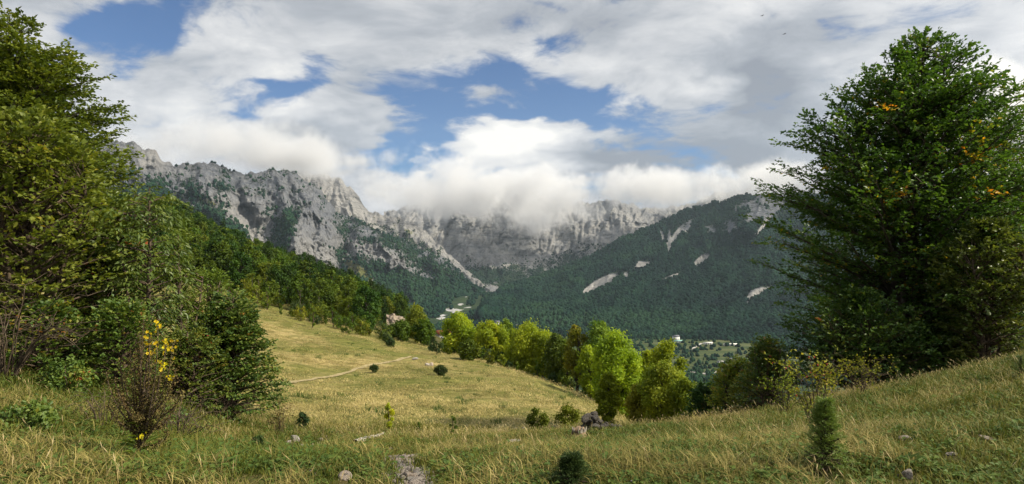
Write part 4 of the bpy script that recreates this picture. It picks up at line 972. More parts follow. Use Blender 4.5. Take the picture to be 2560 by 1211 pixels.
# ---- old stone pile, dark rocks
g0 = gpt(1500, 14.2); CLEAR += [(g0[0]-.2, g0[1]-.5, .6), (g0[0]+.4, g0[1]-.4, .5)]; pile = add('stone_pile', None, loc=g0, label='dark weathered pile of stones below the leaning slim tree', cat='stone pile')
for i in range(58):
    u_ = fr.random(); x_ = -.46+u_*1.25; hmax = .27*math.exp(-((x_+.24)/.22)**2)+.14*(1-np.clip((x_-.1)/.7, 0, 1))+.04
    st = add('stone', STMd[i % 5], pile, loc=(x_+fr.normal()*.02, fr.normal()*.14, hmax*fr.random()**.7), rz=fr.uniform(0, 6.28), sc=fr.uniform(.05, .10)*(1.25 if x_ < -.05 else .9)); st.rotation_euler[0] = fr.normal()*.4
for i, (px, py, wpx, lab) in enumerate([(1388,1078,36,'dark rock under the reddish olive bush'),(1410,1076,24,'smaller dark rock right of the rock under the olive bush'),(1358,1084,34,'low dark slab behind the leafy bush stem')]):
    g = ground_hit(px, py); s = wpx/F*g[1]*.5; CLEAR.append((g[0], g[1]-.4, .5)); add('rock', STMd[i], loc=g+[0, 0, s*.25], rz=i*1.3, sc=s, label=lab, cat='rock')
# ---- stump, branches on the ground
m_dead = bark_mat('bleached dead wood', (.13, .115, .095), (.34, .31, .27), 25)
g = ground_hit(1447, 1094); CLEAR += [(g[0], g[1]-.3, .4)]; th = np.linspace(0, 2*np.pi, 25)[:-1]; rr_ = []
for k, (h_, r0) in enumerate([(-.08, .21), (.0, .19), (.06, .155), (.13, .145), (.19, .13)]):
    rr_.append(np.stack([np.cos(th)*r0*(1+.20*perlin(th*1.9, th*0+k*.2, 3)), np.sin(th)*r0*(1+.2*perlin(th*1.9, th*0+k*.2, 4)), h_+(.05*perlin(th*3, th*0, 9) if k == 4 else 0)*np.ones(24)], 1))
v_ = np.concatenate(rr_+[np.array([[0, 0, .14]])]); f_ = []
for k in range(4):
    for j in range(24): f_.append([k*24+j, k*24+(j+1) % 24, (k+1)*24+(j+1) % 24, (k+1)*24+j])
ft = np.array([[96+j, 96+(j+1) % 24, 120] for j in range(24)])
st = add('tree_stump', None, loc=g, label='rotten brown stump in front of the stone pile', cat='stump')
add('bark', make_mesh('bark', v_, [np.array(f_), ft], bark_mat('rotten stump', (.05, .032, .02), (.24, .17, .11), 22), smooth=False), st)
for i in range(9):
    a = fr.uniform(0, 6.28); T = Acc(); T.add(*tube(np.array([[math.cos(a)*.09, math.sin(a)*.09, .06], [math.cos(a)*.14, math.sin(a)*.14, .14], [math.cos(a)*.16, math.sin(a)*.16, .22+fr.random()*.05]]), np.array([.022, .018, .008]), 5)); add('splinter', T.mesh('splinter', m_dead), st)
def fallen(name, label, pts, r0, r1):
    p_ = np.array([ground_hit(a, b)+[0, 0, r0*.8] for a, b in pts]); c_ = p_[0].copy(); q_ = []
    for a, b in zip(p_[:-1], p_[1:]):
        for s_ in np.linspace(0, 1, 5)[:-1]: q_.append(a+(b-a)*s_+fr.normal(size=3)*.012)
    q_.append(p_[-1]); T = Acc(); T.add(*tube(np.array(q_)-c_, np.linspace(r0, r1, len(q_)), 7))
    return add(name, T.mesh(name, m_dead), loc=c_, label=label, cat='dead wood')
fallen('fallen_branch', 'grey fallen branch lying above the stony track', [(888,1118),(915,1106),(940,1098),(962,1090)], .075, .035)
fallen('dead_stick', 'pale stick lying left of the stump', [(1398,1086),(1422,1076)], .022, .012)
# ---- meadow footpath (sheet laid on the ground)
m_path, t = newmat('trodden earth'); co = t.coord('Object'); n = t.noise(co, 3, 5, .6)
t.out(t.principled(t.mix(n.ramp(.35, .65), (.23, .19, .095), (.37, .31, .17)), .95, .05, t.bump(n, .5, .03)))
pp = np.array([(700,962),(740,955),(790,948),(850,938),(885,926),(920,916),(960,909),(1000,901),(1035,892)], float)
W3 = np.array([ground_hit(a, b) for a, b in pp]); s_ = np.linspace(0, len(pp)-1, 90); cx_ = np.interp(s_, np.arange(len(pp)), W3[:, 0]); cy_ = np.interp(s_, np.arange(len(pp)), W3[:, 1])
for _ in range(3): cx_[1:-1] = (cx_[:-2]+cx_[1:-1]+cx_[2:])/3; cy_[1:-1] = (cy_[:-2]+cy_[1:-1]+cy_[2:])/3
tx, ty = np.gradient(cx_), np.gradient(cy_); ln = np.hypot(tx, ty); nx, ny = -ty/ln, tx/ln
w_ = (.22+.14*perlin(s_*1.3, s_*0, 2))*np.clip(np.minimum(s_, s_[-1]-s_)*2+.25, 0, 1)
lat = np.linspace(-1, 1, 5)[:, None]; QX = cx_+nx*w_*lat; QY = cy_+ny*w_*lat
QZ = np.maximum(ground(QX, QY), ground(QX, QY+.3))+.05
add('footpath', make_mesh('footpath', np.stack([QX, QY, QZ], -1).reshape(-1, 3), gridfaces(*QX.shape), m_path), label='thin trodden path winding across the dry meadow', kind='structure')
# ---- pale earth bank at the end of the wood
m_bank, t = newmat('bare clay bank'); co = t.coord('Object'); n = t.noise(co, .5, 6, .65)
t.out(t.principled(t.mix(n.ramp(.35, .65), (.20, .155, .11), (.36, .30, .235)), .95, .05, t.bump(n, .9, .8)))
uu_, vv_ = np.meshgrid(np.linspace(0, 1, 30), np.linspace(0, 1, 18))
px_ = 966+uu_*48; topy = 784+18*np.abs(uu_-.28)+6*perlin(uu_*6, uu_*0, 5)
py_ = 822+(topy-822)*vv_; dd_ = 128+16*vv_+2.5*fbm(uu_*5, vv_*4, 4, 7)+6*np.abs(uu_-.4)
bx_ = np.stack([(px_-CX)/F*dd_, dd_, (CY-py_)/F*dd_], -1)
back_ = bx_[-1:]+np.array([0, 12, -9]); bx_ = np.concatenate([bx_, back_], 0)
add('earth_bank', make_mesh('earth_bank', bx_.reshape(-1, 3), gridfaces(19, 30), m_bank), label='bare pale earth bank at the foot of the wooded hillside', cat='earth bank')
# ---- houses
m_wall, t = newmat('white plaster'); t.out(t.principled((.72, .70, .66), .9, .1))
m_slate, t = newmat('grey shingle roof'); t.out(t.principled((.13, .135, .15), .8, .2))
m_red, t = newmat('red tile roof'); t.out(t.principled((.30, .085, .055), .8, .2))
m_glass, t = newmat('dark window'); t.out(t.principled((.03, .035, .04), .2, .5))
m_teal, t = newmat('green sheet roof'); t.out(t.principled((.25, .48, .42), .6, .3))
def boxmesh(x0, x1, y0, y1, z0, z1, mat, nm):
    v = np.array([[a, b, c_] for a in (x0, x1) for b in (y0, y1) for c_ in (z0, z1)], float)
    return make_mesh(nm, v, np.array([[0,1,3,2],[4,6,7,5],[0,4,5,1],[2,3,7,6],[0,2,6,4],[1,5,7,3]]), mat, smooth=False)
def house(pos, w_, d_, h_, rz, roofm, label, rh=.45, wins=3):
    r_ = add('house', None, loc=pos, rz=rz, label=label, cat='house', group='houses in the valley')
    add('wall', boxmesh(-w_/2, w_/2, -d_/2, d_/2, -1, h_, m_wall, 'wall'), r_)
    e = .5; v = np.array([[-w_/2-e, -d_/2-e, h_-.1], [w_/2+e, -d_/2-e, h_-.1], [w_/2+e, d_/2+e, h_-.1], [-w_/2-e, d_/2+e, h_-.1], [-w_/2-e, 0, h_+w_*rh*.6], [w_/2+e, 0, h_+w_*rh*.6]])
    add('roof', make_mesh('roof', v, [np.array([[0,1,5,4],[2,3,4,5],[3,2,1,0]]), np.array([[0,4,3],[1,2,5]])], roofm, smooth=False), r_)
    for k in range(wins):
        x_ = -w_/2+w_*(k+1)/(wins+1)
        add('window' if k != wins//2 else 'door', boxmesh(x_-.5, x_+.5, -d_/2-.06, -d_/2-.003, h_*.35 if k != wins//2 else 0, h_*.35+1.3 if k != wins//2 else 2.1, m_glass, 'window'), r_)
    return r_
house(valley_hit(1690, 852), 11, 9, 8, .3, m_slate, 'white three-storey house on a rise at the top of the fields', .4)
house(valley_hit(1697, 857)+[0, 0, .5], 20, 7, 2.6, .15, m_teal, 'low shed with a pale green sheet roof below the white house', .12)
house(valley_hit(1823, 906), 9, 7, 3.2, .25, m_slate, 'white cottage with a steep grey roof in the terraced fields', .65)
house(valley_hit(1812, 926), 9, 7, 3.5, -.2, m_red, 'red-roofed house beside the valley road', .45)
house(valley_hit(1770, 861), 16, 5, 2.5, .1, m_wall, 'long low stone building at the upper edge of the fields', .15)
house(valley_hit(1826, 864), 24, 5, 2.2, 0, m_wall, 'long pale stone shed right of the upper fields', .1)
house(valley_hit(1796, 907), 4, 3, 2.2, 0, m_slate, 'tiny white hut left of the cottage lane', .3, 1)
house(valley_hit(1226, 812), 9, 8, 5, .4, m_red, 'small house with a red roof above the second ash', .4)
house(valley_hit(1243, 815), 10, 8, 7, -.3, m_slate, 'tall white gabled house above the second ash', .7)
house(valley_hit(1288, 816), 9, 7, 4, .1, m_slate, 'small white house above the broad golden-green ash', .4)
g = gpt(1106, 215); g[2] = (CY-857)/F*215
house(g, 4.0, 5, 3.6, .5, m_red, 'white house with a red roof peeping between the wood and the first ash', .4)
# ---- valley road and lanes
m_road, t = newmat('pale gravel road'); t.out(t.principled((.42, .40, .37), .95, .05))
def lane(name, label, pts, wd):
    W3 = np.array([valley_hit(a, b) for a, b in pts]); n_ = 30; s_ = np.linspace(0, len(pts)-1, n_); C_ = np.stack([np.interp(s_, np.arange(len(pts)), W3[:, k]) for k in range(3)], 1)
    tg = np.gradient(C_, axis=0); nn = np.stack([-tg[:, 1], tg[:, 0], 0*tg[:, 0]], 1); nn /= np.linalg.norm(nn, axis=1, keepdims=True)+1e-9
    V = np.stack([C_-nn*wd/2, C_+nn*wd/2], 0)
    V[..., 2] = valley_z(V[..., 0], V[..., 1])+.55
    add(name, make_mesh(name, V.reshape(-1, 3), gridfaces(2, n_), m_road), label=label, kind='structure')
lane('valley_road', 'pale valley road below the fields', [(1690,926),(1735,931),(1775,938),(1800,944),(1840,950),(1900,958)], 8)
lane('field_lane', 'short lane climbing from the valley road', [(1780,939),(1795,929)], 4.5)
lane('field_lane', 'lane leading to the cottage', [(1808,917),(1811,908),(1806,903)], 5)
lane('field_lane', 'stony track on the left of the fields', [(1728,874),(1742,866),(1755,859)], 5)
# ---- birds
m_bird, t = newmat('dark feathers'); t.out(t.principled((.02, .02, .022), .8, .1))
for px, py, lab in ((1905, 40, 'small dark bird gliding high in the grey cloud, upper one'), (1960, 86, 'small dark bird gliding below the upper bird')):
    v = np.array([[-.25, 0, 0], [.3, 0, .0], [0, .06, .05], [0, -.06, .05], [-.05, 0, -.07], [.1, .7, .16], [-.12, .68, .15], [.1, -.7, .16], [-.12, -.68, .15], [-.4, .1, 0], [-.4, -.1, 0]])
    f = np.array([[1,2,3],[0,3,2],[1,4,2],[1,3,4],[0,2,4],[0,4,3],[2,5,6],[1,5,2],[3,8,7],[1,3,7],[0,9,10],[0,2,6],[0,8,3]])
    o = add('bird', make_mesh('bird', v, f, m_bird, smooth=False), loc=P(px, py, 210), rz=.5, label=lab, cat='bird', sc=1.1)
# ================================================================== FOREGROUND PLANTS
m_mul = leaf_mat('dry brown seed capsules', [(0, (.060, .042, .016)), (.6, (.150, .112, .042)), (1, (.20, .18, .06))], .1, .8, .1)
m_yel = leaf_mat('yellow petals', [(0, (.66, .50, .01)), (1, (.80, .70, .04))], .3, .6, .2)
m_need = leaf_mat('young juniper needles', [(0, (0.03718, 0.0845, 0.0168)), (.5, (0.1014, 0.1943, 0.0336)), (1, (0.2028, 0.2873, 0.06))], .2, .5, .3)
r7 = np.random.default_rng(123)
# ---- tall mullein gone to seed, a few yellow flowers left
b = gpt(345, 4.75); mu = add('mullein_plant', None, loc=b, label='tall brown mullein with yellow flower clusters in the left foreground', cat='wildflower')
Ym = 4.75; tips = [(395,815,1),(372,845,1),(432,858,1),(415,862,1),(380,878,1),(350,840,0),(325,880,0),(300,900,0),(285,950,0),(335,905,0),(360,800,0),(405,900,1),(440,920,0),(455,980,0),(312,935,0),(270,1010,0),(420,960,0),(390,940,0),(345,870,0),(368,920,0),(295,980,0),(320,1000,0),(350,960,0),(375,1000,0),(400,1020,0),(435,1020,0),(265,930,0),(340,1040,0),(380,1060,0),(300,1060,0),(420,1080,0)]
base0 = np.array([0, 0, -.05]); CP, CX_, CZ = [], [], []
stem_top = P(375, 860, Ym)-b
stp = bez(base0, np.array([.01, .02, .5]), stem_top, 12)
T = Acc(); T.add(*tube(stp, np.linspace(.016, .006, 12), 7)); add('stem', T.mesh('stem', m_twig), mu)
for i, (px, py, fl) in enumerate(tips):
    e_ = P(px, py, Ym+r7.normal()*.10)-b; s_ = r7.uniform(.15, .6); p0 = stp[int(s_*11)]
    mid = p0*.45+e_*.55+np.array([(e_[0]-p0[0])*.28, 0, -.10]); pth = bez(p0, mid, e_, 14)
    T = Acc(); T.add(*tube(pth, np.linspace(.007, .003, 14), 5)); br = add('branch', T.mesh('branch', m_twig), mu)
    k = 190; q_ = r7.random(k)**.8; ii = np.clip((q_*13).astype(int), 0, 12); fr_ = q_*13-ii
    pos = pth[ii]*(1-fr_)[:, None]+pth[ii+1]*fr_[:, None]; pos = pos+r7.normal(size=(k, 3))*.014
    dv = r7.normal(size=(k, 3))+[0, 0, .5]
    add('seed_heads', leaves_mesh('seed_heads', pos, dv, r7.normal(size=(k, 3)), r7.uniform(.010, .022, k), r7.uniform(.008, .014, k), r7.uniform(0, 1, k), m_mul, .6), br)
    if fl:
        nf = 10; fp = e_+r7.normal(size=(nf, 3))*[.020, .022, .028]+[0, 0, -.01]; L5 = []
        out = np.stack([r7.normal(size=nf)*.5, -np.abs(r7.normal(size=nf))-.6, r7.normal(size=nf)*.4+.2], 1); out /= np.linalg.norm(out, axis=1, keepdims=True)
        for p5 in range(5):
            a = np.cross(out, [0, 0, 1.]); a /= np.linalg.norm(a, axis=1, keepdims=True); c_ = np.cross(out, a); L5.append((fp, a*math.cos(p5*1.2566)+c_*math.sin(p5*1.2566)+out*.25, out))
        add('flower_cluster', leaves_mesh('flower_cluster', np.concatenate([q[0] for q in L5]), np.concatenate([q[1] for q in L5]), np.concatenate([q[2] for q in L5]), np.full(nf*5, .014), np.full(nf*5, .012), r7.random(nf*5), m_yel, .1), br)
for px, py in ((356, 1090), (345, 1160), (410, 915), (425, 945)):
    c0 = P(px, py, Ym-.08)-b; a = np.arange(10)*1.2566; dv = np.stack([np.cos(a), -.4+0*a, np.sin(a)], 1); add('flower_cluster', leaves_mesh('flower_cluster', c0+r7.normal(size=(10, 3))*.012, dv, np.repeat([[0, -1., .2]], 10, 0), np.full(10, .02), np.full(10, .016), r7.random(10), m_yel, .1), mu)
k = 26; a = r7.uniform(0, 6.28, k); h_ = r7.uniform(0, .35, k); dv = np.stack([np.cos(a), np.sin(a), .4+0*a], 1)
add('leaf', leaves_mesh('leaf', np.stack([0*a, 0*a, h_], 1), dv, np.repeat([[0, 0, 1.]], k, 0), .22-.35*h_, .06-.08*h_, r7.uniform(.3, .8, k), m_airy), mu)
# ---- bare bramble arcs
def bare(name, label, px, Yd, n, spread, height, seed, lean=(0, 0), mat=m_twig, rad=.006, leaves=None):
    r_ = np.random.default_rng(seed); b = gpt(px, Yd); T = Acc(); LP, LX = [], []
    for i in range(n):
        a = r_.uniform(0, 6.28); R_ = spread*r_.uniform(.4, 1); h_ = height*r_.uniform(.5, 1.1)
        e = np.array([math.cos(a)*R_+lean[0], math.sin(a)*R_*.6, h_*r_.uniform(.2, 1.0)+lean[1]]); p0 = np.array([math.cos(a)*.04, math.sin(a)*.04, -.05])
        pth = bez(p0, np.array([e[0]*.45, e[1]*.45, h_*1.15]), e, 12)+np.concatenate([np.zeros((1, 3)), np.cumsum(r_.normal(0, .012*spread, (11, 3)), 0)])
        T.add(*tube(pth, np.linspace(rad, rad*.3, 12), 4))
        for j in range(6):
            q0 = pth[r_.integers(3, 12)]; d_ = r_.normal(size=3); d_[2] = abs(d_[2])*.6; d_ /= np.linalg.norm(d_); l_ = spread*r_.uniform(.15, .4)
            T.add(*tube(np.array([q0, q0+d_*l_*.5+r_.normal(size=3)*.01, q0+d_*l_]), np.array([rad*.45, rad*.35, rad*.2]), 3)); LP += [q0+d_*l_*s_ for s_ in (.4, .7, 1)]; LX += [d_]*3
    root = add(name, None, loc=b, label=label, cat='shrub'); add('twigs', T.mesh('twigs', mat), root)
    if leaves:
        m_, L_, W_, dens, tn = leaves; LP, LX = np.array(LP), np.array(LX); ix = r_.integers(0, len(LP), int(len(LP)*dens)); k_ = len(ix)
        add('leaves', leaves_mesh('leaves', LP[ix]+r_.normal(size=(k_, 3))*L_*.8, LX[ix]+r_.normal(size=(k_, 3))*.6, r_.normal(size=(k_, 3))*.5+[0, 0, 1], L_*r_.uniform(.6, 1.2, k_), W_*r_.uniform(.6, 1.2, k_), np.clip(tn+r_.normal(size=k_)*.2, 0, 1), m_), root)
    return root, T, LP
bare('bare_bramble', 'tangle of bare bramble stems behind the mullein', 440, 7.2, 22, .75, .62, 31, rad=.007)
bare('bare_bramble', 'leafless arching twigs left of the mullein', 260, 6.4, 16, .5, .5, 32, rad=.005)
bare('bare_shrub', 'leafless grey twigs reaching out under the yellowing hazel', 20, 8.3, 30, 1.15, 1.25, 33, lean=(.25, .15), rad=.011, leaves=(m_hazel, .06, .045, .35, .7))
bare('bare_shrub', 'bare grey twigs below the dense hawthorn', 560, 11.3, 16, .8, .6, 34, rad=.008)
bare('tall_weed', 'dry brown weed stalks beside the dense hawthorn', 700, 12.4, 14, .35, .75, 35, rad=.004, leaves=(m_mul, .05, .025, 1.6, .5))
ro, T_, LP_ = bare('rose_bush', 'wild rose with orange leaves and red hips behind the young juniper', 2040, 7.6, 20, .55, .95, 36, rad=.006, leaves=(m_gold, .045, .03, 1.6, .45), lean=(-.05, .1))
LP_ = np.array(LP_); hv, hf_ = ico(1); m_hip, t = newmat('red rose hip'); t.out(t.principled((.45, .04, .02), .35, .5)); hm = make_mesh('hip', hv*[.009, .009, .013], hf_, m_hip)
for q in LP_[r7.choice(len(LP_), 20, replace=False)]: add('hip', hm, ro, loc=q-[0, 0, .015])
bare('rose_bush', 'sparse yellow-leaved rose at the grass crest under the big beech', 2150, 12.0, 18, .9, 1.0, 37, rad=.006, leaves=(m_gold, .05, .035, 1.5, .3))
bare('rose_bush', 'thin rose bush beside the dark olive shrub', 1960, 11.5, 16, .7, .95, 38, rad=.006, leaves=(m_fyel, .05, .035, 1.4, .5))
# ---- young junipers
def juniper(label, px, Yd, toppy, wpx, seed, mat, n=90, tint=.5):
    b = gpt(px, Yd); bp = CY-b[2]/Yd*F
    sh = lambda sg: prof(px, px, [(toppy+(bp-toppy)*q_, px+sg*wpx*w_) for q_, w_ in ((0, .02), (.2, .09), (.4, .20), (.6, .33), (.8, .46), (1, .5))], Yd, bp, sg, .01)
    return envelope_tree('juniper_sapling', label, 'juniper', b, P(px, toppy, Yd), sh(-1), sh(1), seed, mat, m_twig,
        stems=1, nprim=n, trunk_r=.009, leafL=.026, leafW=.0045, spray=.05, nl=11, asc=.75, sec_step=.05, spr_step=.05, low=.03, tint=(tint, .12), depth_k=1.0, droop=.05, spread=.95, twig_vis=False, seck=.3, l2s=.10, rag=(.35, 1.25))
juniper('young green juniper standing in the right-hand grass', 2062, ground_hit(2062, 1180)[1], 1002, 110, 51, m_need, 190, .75)
juniper('small dark juniper at the bottom centre edge', 1430, ground_hit(1430, 1222)[1], 1142, 110, 52, m_jun, 170, .45)
juniper('little juniper at the right edge of the grass crest', 2552, 9.0, 890, 34, 53, m_need, 40, .3)
for c_ in ((2062, 1180), (1430, 1222), (640, 1190), (345, 1250)):
    g = ground_hit(*c_); CLEAR.append((g[0], g[1]-.1, .22)); CLEAR.append((g[0]*.95, g[1]*.95-.1, .2))
# ================================================================== GRASS (nobody could count it: stuff)
def grass_mat(name, stops, trans=.3, patch=1.0):
    m, t = newmat(name); a, _ = t.attr('tint'); geo = t.n('ShaderNodeNewGeometry'); pos = S(t.nt, geo.outputs['Position'])
    oi = t.n('ShaderNodeObjectInfo'); n = t.noise(pos, .55, 3, .6); n2 = t.noise(pos, .12, 3, .6)
    f = a*.45+S(t.nt, oi.outputs['Random'])*.30+(n-.5)*.9*patch+(n2-.5)*.9*patch+.12
    r = t.n('ShaderNodeValToRGB'); t.link(f, r.inputs[0]); cr = r.color_ramp
    cr.elements[0].position, cr.elements[0].color = stops[0][0], (*stops[0][1], 1); cr.elements[1].position, cr.elements[1].color = stops[-1][0], (*stops[-1][1], 1)
    for p_, c_ in stops[1:-1]: e = cr.elements.new(p_); e.color = (*c_, 1)
    b1 = t.principled(S(t.nt, r.outputs[0]), .6, .2); tr = t.n('ShaderNodeBsdfTranslucent'); t.link(r.outputs[0], tr.inputs['Color'])
    mx = t.n('ShaderNodeMixShader'); mx.inputs[0].default_value = trans; t.link(b1, mx.inputs[1]); t.link(tr.outputs[0], mx.inputs[2]); t.out(S(t.nt, mx.outputs[0]))
    return m
def clump(seed, n, rad, h0, h1, w, lean, mat, seedhead=0.0):
    r_ = np.random.default_rng(seed); V, Fc, Tn = [], [], []; k = 0
    for i in range(n):
        a = r_.uniform(0, 6.28); p0 = np.array([math.cos(a), math.sin(a), 0])*rad*math.sqrt(r_.random()); h_ = r_.uniform(h0, h1)
        b_ = r_.uniform(0, 6.28); ld = np.array([math.cos(b_), math.sin(b_), 0])*h_*lean*r_.uniform(.3, 1.3); sd_ = np.array([-math.sin(b_), math.cos(b_), 0])*w*.5*r_.uniform(.7, 1.3)
        c1 = p0+ld*.25+[0, 0, h_*.55]; c2 = p0+ld+[0, 0, h_*(1-.25*lean)]
        V += [p0-sd_, p0+sd_, c1+sd_*.8, c1-sd_*.8, c2]; Fc.append([[k, k+1, k+2], [k, k+2, k+3], [k+3, k+2, k+4]]); k += 5
        tn = r_.random(); Tn += [tn]*5
        if r_.random() < seedhead:
            dn = (c2-c1); dn = dn/np.linalg.norm(dn); e_ = c2+dn*.05
            V += [c2-dn*.03, c2+sd_*1.7+dn*.01, e_, c2-sd_*1.7+dn*.01]; Fc.append([[k, k+1, k+2], [k, k+2, k+3]]); k += 4; Tn += [.95]*4
    return make_mesh('clump', np.array(V), np.concatenate([np.array(f) for f in Fc]), mat, {'tint': np.array(Tn)}, False)
def rosette(seed, n, L, W, mat, up=.5):
    r_ = np.random.default_rng(seed); a = r_.uniform(0, 6.28, n); d_ = np.stack([np.cos(a), np.sin(a), r_.uniform(.1, 1.0, n)*up], 1)
    return leaves_mesh('weed', r_.normal(size=(n, 3))*[.05, .05, .015]+[0, 0, .03], d_, np.repeat([[0, 0, 1.]], n, 0), L*r_.uniform(.5, 1.1, n), W*r_.uniform(.6, 1.1, n), r_.random(n), mat)
m_g1 = grass_mat('green grass', [(0, (0.04158, 0.06958, 0.00918)), (.35, (0.08914, 0.12, 0.01469)), (.65, (0.1604, 0.1619, 0.0257)), (1, (0.3089, 0.246, 0.06885))])
m_g2 = grass_mat('dry grass', [(0, (0.1092, 0.114, 0.0231)), (.35, (0.23, 0.198, 0.0525)), (.7, (0.391, 0.324, 0.1103)), (1, (0.552, 0.456, 0.189))])
m_g3 = grass_mat('straw stalks', [(0, (.20, .145, .060)), (.5, (.34, .26, .115)), (1, (.50, .41, .22))], .2)
m_g4 = grass_mat('mown meadow grass', [(0, (0.0867, 0.1044, 0.01955)), (.30, (0.1734, 0.1618, 0.04106)), (.58, (0.3672, 0.2975, 0.1026)), (1, (0.5508, 0.4489, 0.1955))], .15, 1.35)
m_g5 = grass_mat('broad weeds', [(0, (0.0375, 0.0783, 0.0168)), (.5, (0.0875, 0.1418, 0.0264)), (1, (0.1625, 0.2025, 0.042))], .3, .6)
r8 = np.random.default_rng(8)
def spread_pts(n, r0, r1, p0, p1, power=1.0):
    """points over the slope in front of the camera, denser close by"""
    r_ = r0*(r1/r0)**(r8.random(n)**power); a = np.arctan((r8.uniform(p0, p1, n)-CX)/F); return r_*np.sin(a), r_*np.cos(a), r_
def bare_mask(x, y, z):
    px = x/y*F+CX; py = CY-z/y*F
    return blobfield(px, py, [(1030,1197,75,34,10,1.4),(1010,1152,95,16,-5,.9),(830,1108,44,11,25,.8),(800,1085,40,6,15,.5),(850,1200,26,12,0,.8),(1117,1132,26,10,0,.9),(737,1104,24,10,0,.8)])
def lay(name, label, n, r0, r1, mesh, s0, s1, p0=-120, p1=2680, dens=None, power=1.0, grow=.0, dz=-.01, tilt=.12):
    x, y, r_ = spread_pts(n, r0, r1, p0, p1, power); z = ground(x, y); k = bare_mask(x, y, z) < r8.uniform(.35, .7, n)
    if dens is not None: k &= dens(x, y, r_) > r8.random(n)
    x, y, z, r_ = x[k], y[k], z[k], r_[k]; q = len(x); s_ = r8.uniform(s0, s1, q)*(1+grow*(r_-r0))
    return gn_scatter(name, np.stack([x, y, z+dz], 1), np.stack([r8.normal(0, tilt, q), r8.normal(0, tilt, q), r8.uniform(0, 6.28, q)], 1), np.repeat(s_[:, None], 3, 1), mesh, label)
CL = np.array(CLEAR)
_pth = np.stack([cx_, cy_], 1)
def clear(x, y):
    ok = np.ones(len(x), bool)
    for a, b, r in CL: ok &= np.hypot(x-a, y-b) > r
    return ok
def offpath(x, y):
    d = np.full(len(x), 9.)
    for a, b in _pth[::2]: d = np.minimum(d, np.hypot(x-a, y-b))
    return d > .55
dry_n = lambda x, y, r: clear(x, y)*np.clip(.36+1.6*fbm(x/2.4, y/2.4, 3, 66)+.35*fbm(x/.7, y/.7, 2, 67), .04, 1)
grn_n = lambda x, y, r: clear(x, y)*np.clip(.80-1.1*fbm(x/2.4, y/2.4, 3, 66), .25, 1)
for i in range(3):
    lay('turf_grass', ['short green turf over the near slope', 'finer green turf between the tufts', 'coarse green turf of the near slope'][i], 19000, 2.6, 19, clump(10+i, 30, .16, .015, .055+.02*i, .006, .8, m_g1), .8, 1.3, dens=grn_n, grow=.055)
for i in range(2):
    lay('dry_tufts', ['dry grass tufts on the near slope', 'long leaning dry grass tufts on the near slope'][i], 10500, 2.7, 19, clump(20+i, 24, .11, .04, .12+.06*i, .0045, 1.0, m_g2), .7, 1.3, dens=dry_n, grow=.03)
lay('grass_stalks', 'thin straw stalks with seed heads on the near slope', 2300, 3.0, 18, clump(30, 4, .12, .16, .36, .003, .6, m_g3, .8), .5, 1.2, dens=dry_n, grow=.02)
lay('broad_weeds', 'low broad-leaved weeds in the turf', 6500, 2.6, 16, rosette(40, 16, .06, .03, m_g5), .6, 1.5, dens=grn_n, grow=.03)
lay('broad_weeds', 'clover-like ground cover in the turf', 9000, 2.6, 16, rosette(41, 22, .032, .024, m_g5, .8), .7, 1.6, dens=grn_n, grow=.03)
# taller fringe along the crest of the slope and the meadow foot
crest = lambda x, y, r: clear(x, y)*np.exp(-((r-15.5)/1.6)**2)*np.clip(.5+.9*fbm(x/1.6, y/1.6, 2, 68), .05, .9)
for i in range(2):
    lay('tall_grass', ['tall dry grass along the meadow foot', 'tall straw along the crest of the slope'][i], 3200, 12, 19.5, clump(50+i, 20, .14, .10, .30, .006, .6, m_g2 if i == 0 else m_g3, .3), .6, 1.2, dens=crest)
# mown meadow
mead = lambda x, y, r: offpath(x, y)*((x/y*F+CX) > 380)*((x/y*F+CX) < 1640)*np.clip(.50+1.4*fbm(x/6, y/6, 3, 34), .06, 1)
for i in range(3):
    lay('meadow_grass', ['pale mown grass lying over the meadow', 'golden mown grass lying over the meadow', 'short stubble of the meadow'][i], 6000, 17, 112, clump(60+i, 22, .40, .03, .11, .016, 2.6, m_g4), .8, 1.4, 350, 1660, dens=mead, power=.8, grow=.010)
lay('meadow_weeds', 'dark weed tufts dotted over the mown meadow', 420, 18, 90, clump(70, 40, .22, .10, .34, .022, .7, m_g5), .5, 1.3, 420, 1560, dens=lambda x, y, r: offpath(x, y)*np.clip(.4+1.5*fbm(x/9, y/9, 2, 44), .05, 1), power=.8)
# small flowers
m_pur, t = newmat('mauve petals'); t.out(t.principled((.42, .30, .48), .7, .1))
for mt, nm, n, lab in ((m_pur, 'mauve_flowers', 90, 'tiny mauve flowers dotted in the near grass'), (m_yel, 'yellow_flowers', 50, 'tiny yellow flowers dotted in the near grass')):
    a = np.arange(6)*1.047; fm = leaves_mesh('flower', np.zeros((6, 3))+[0, 0, .09], np.stack([np.cos(a), np.sin(a), .25+0*a], 1), np.repeat([[0, 0, 1.]], 6, 0), np.full(6, .018), np.full(6, .012), np.full(6, .5), mt); lay(nm, lab, n, 3.2, 14, fm, .5, .85)
# pebbles on the bare track
x, y, r_ = spread_pts(5000, 4, 15, 640, 1150); z = ground(x, y); k = bare_mask(x, y, z) > r8.uniform(.35, .9, 5000); q = k.sum()
gn_scatter('gravel', np.stack([x[k], y[k], z[k]], 1), r8.uniform(0, 6, (q, 3)), np.repeat(r8.uniform(.008, .035, (q, 1)), 3, 1), STM[1], 'pale gravel on the bare stony track')
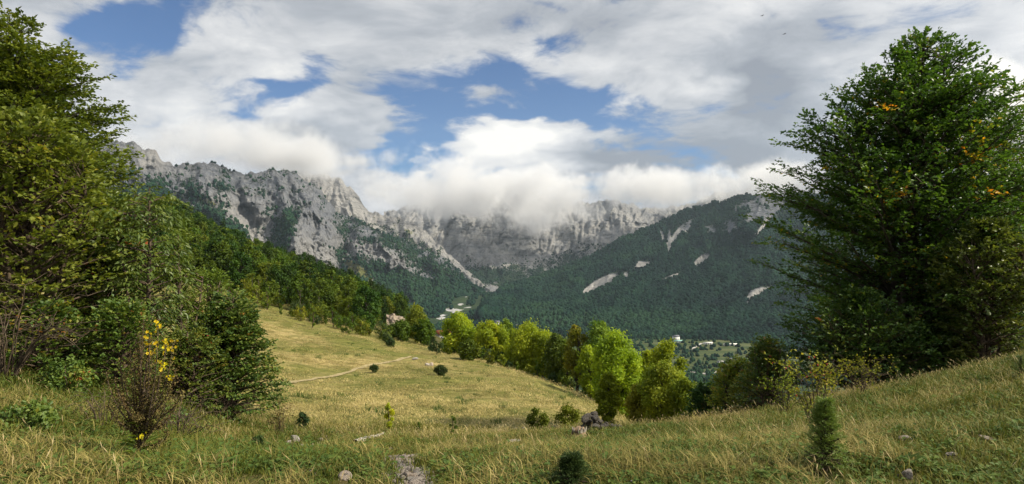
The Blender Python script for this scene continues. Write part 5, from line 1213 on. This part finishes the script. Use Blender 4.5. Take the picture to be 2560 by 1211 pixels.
# ================================================================== AIR: cloud banks on the summits and thin valley haze
def cloud_mat(name, k, nscale, bias, soft):
    m, t = newmat(name)
    co = t.coord('Object'); x, y, z = t.sep(co)
    r2 = x*x+y*y+z*z
    geo = t.n('ShaderNodeNewGeometry'); pos = S(t.nt, geo.outputs['Position'])
    n = t.noise(pos, nscale, 8, .72)
    dens = ((1.0-r2)*1.5+(n-.5)*soft-bias).ramp(0.0, .8)*k
    v = t.n('ShaderNodeVolumePrincipled'); v.inputs['Color'].default_value = (.97, .975, .985, 1); v.inputs['Anisotropy'].default_value = .25
    t.link(dens, v.inputs['Density'])
    t.out(None, S(t.nt, v.outputs[0]))
    m.cycles.volume_sampling = 'MULTIPLE_IMPORTANCE'
    m.cycles.volume_step_rate = 1.0 if hasattr(m.cycles, 'volume_step_rate') else 1
    return m
CLOUDS = [ # column, row, distance, half-width px, half-height px, half-depth m, label
    (1120,465,3000,400,125,520,'thick white cloud swallowing the crest of the head wall'),
    (1335,505,3050,280,120,480,'lowest bulge of white cloud hanging in front of the head wall'),
    (560,366,2050,500,92,440,'long grey cloud lying along the crest of the grey massif'),
    (800,400,2400,270,66,400,'cloud wisp over the pale sunlit cliff'),
    (1660,470,2900,340,80,440,'grey cloud between the head wall and the wooded summit'),
    (1950,458,2480,330,92,440,'grey cloud resting on the wooded summit behind the beech'),
    (2560,300,2350,640,190,620,'broad cloud added on the ridge beyond the big beech to shade the mountain')]  # last bank added, reaching out of view, to cast shade on the wooded mountain
iv, if_ = ico(3)
cm = cloud_mat('cloud', .011, 1/230, .95, 5.0)
for px, py, dd_, rx, ry, hd, lab in CLOUDS:
    me = make_mesh('cloud_bank', iv, if_, cm)
    add('cloud_bank', me, loc=P(px, py, dd_), label=lab, kind='stuff', sc=(rx/F*dd_, hd, ry/F*dd_))
cy.volume_step_rate = 1.0; cy.volume_max_steps = 64
# haze
m, t = newmat('valley haze')
v = t.n('ShaderNodeVolumePrincipled'); v.inputs['Color'].default_value = (.68, .83, 1.0, 1); v.inputs['Density'].default_value = 3.8e-5; v.inputs['Anisotropy'].default_value = .1
t.out(None, S(t.nt, v.outputs[0]))
hb = np.array([[x_, y_, z_] for x_ in (-5200, 5200) for y_ in (-300, 6400) for z_ in (-640, 1150)], float)
hf = np.array([[0,1,3,2],[4,6,7,5],[0,4,5,1],[2,3,7,6],[0,2,6,4],[1,5,7,3]])
add('haze', make_mesh('haze', hb, hf, m, smooth=False), label='thin bluish haze filling the valley air', kind='stuff')
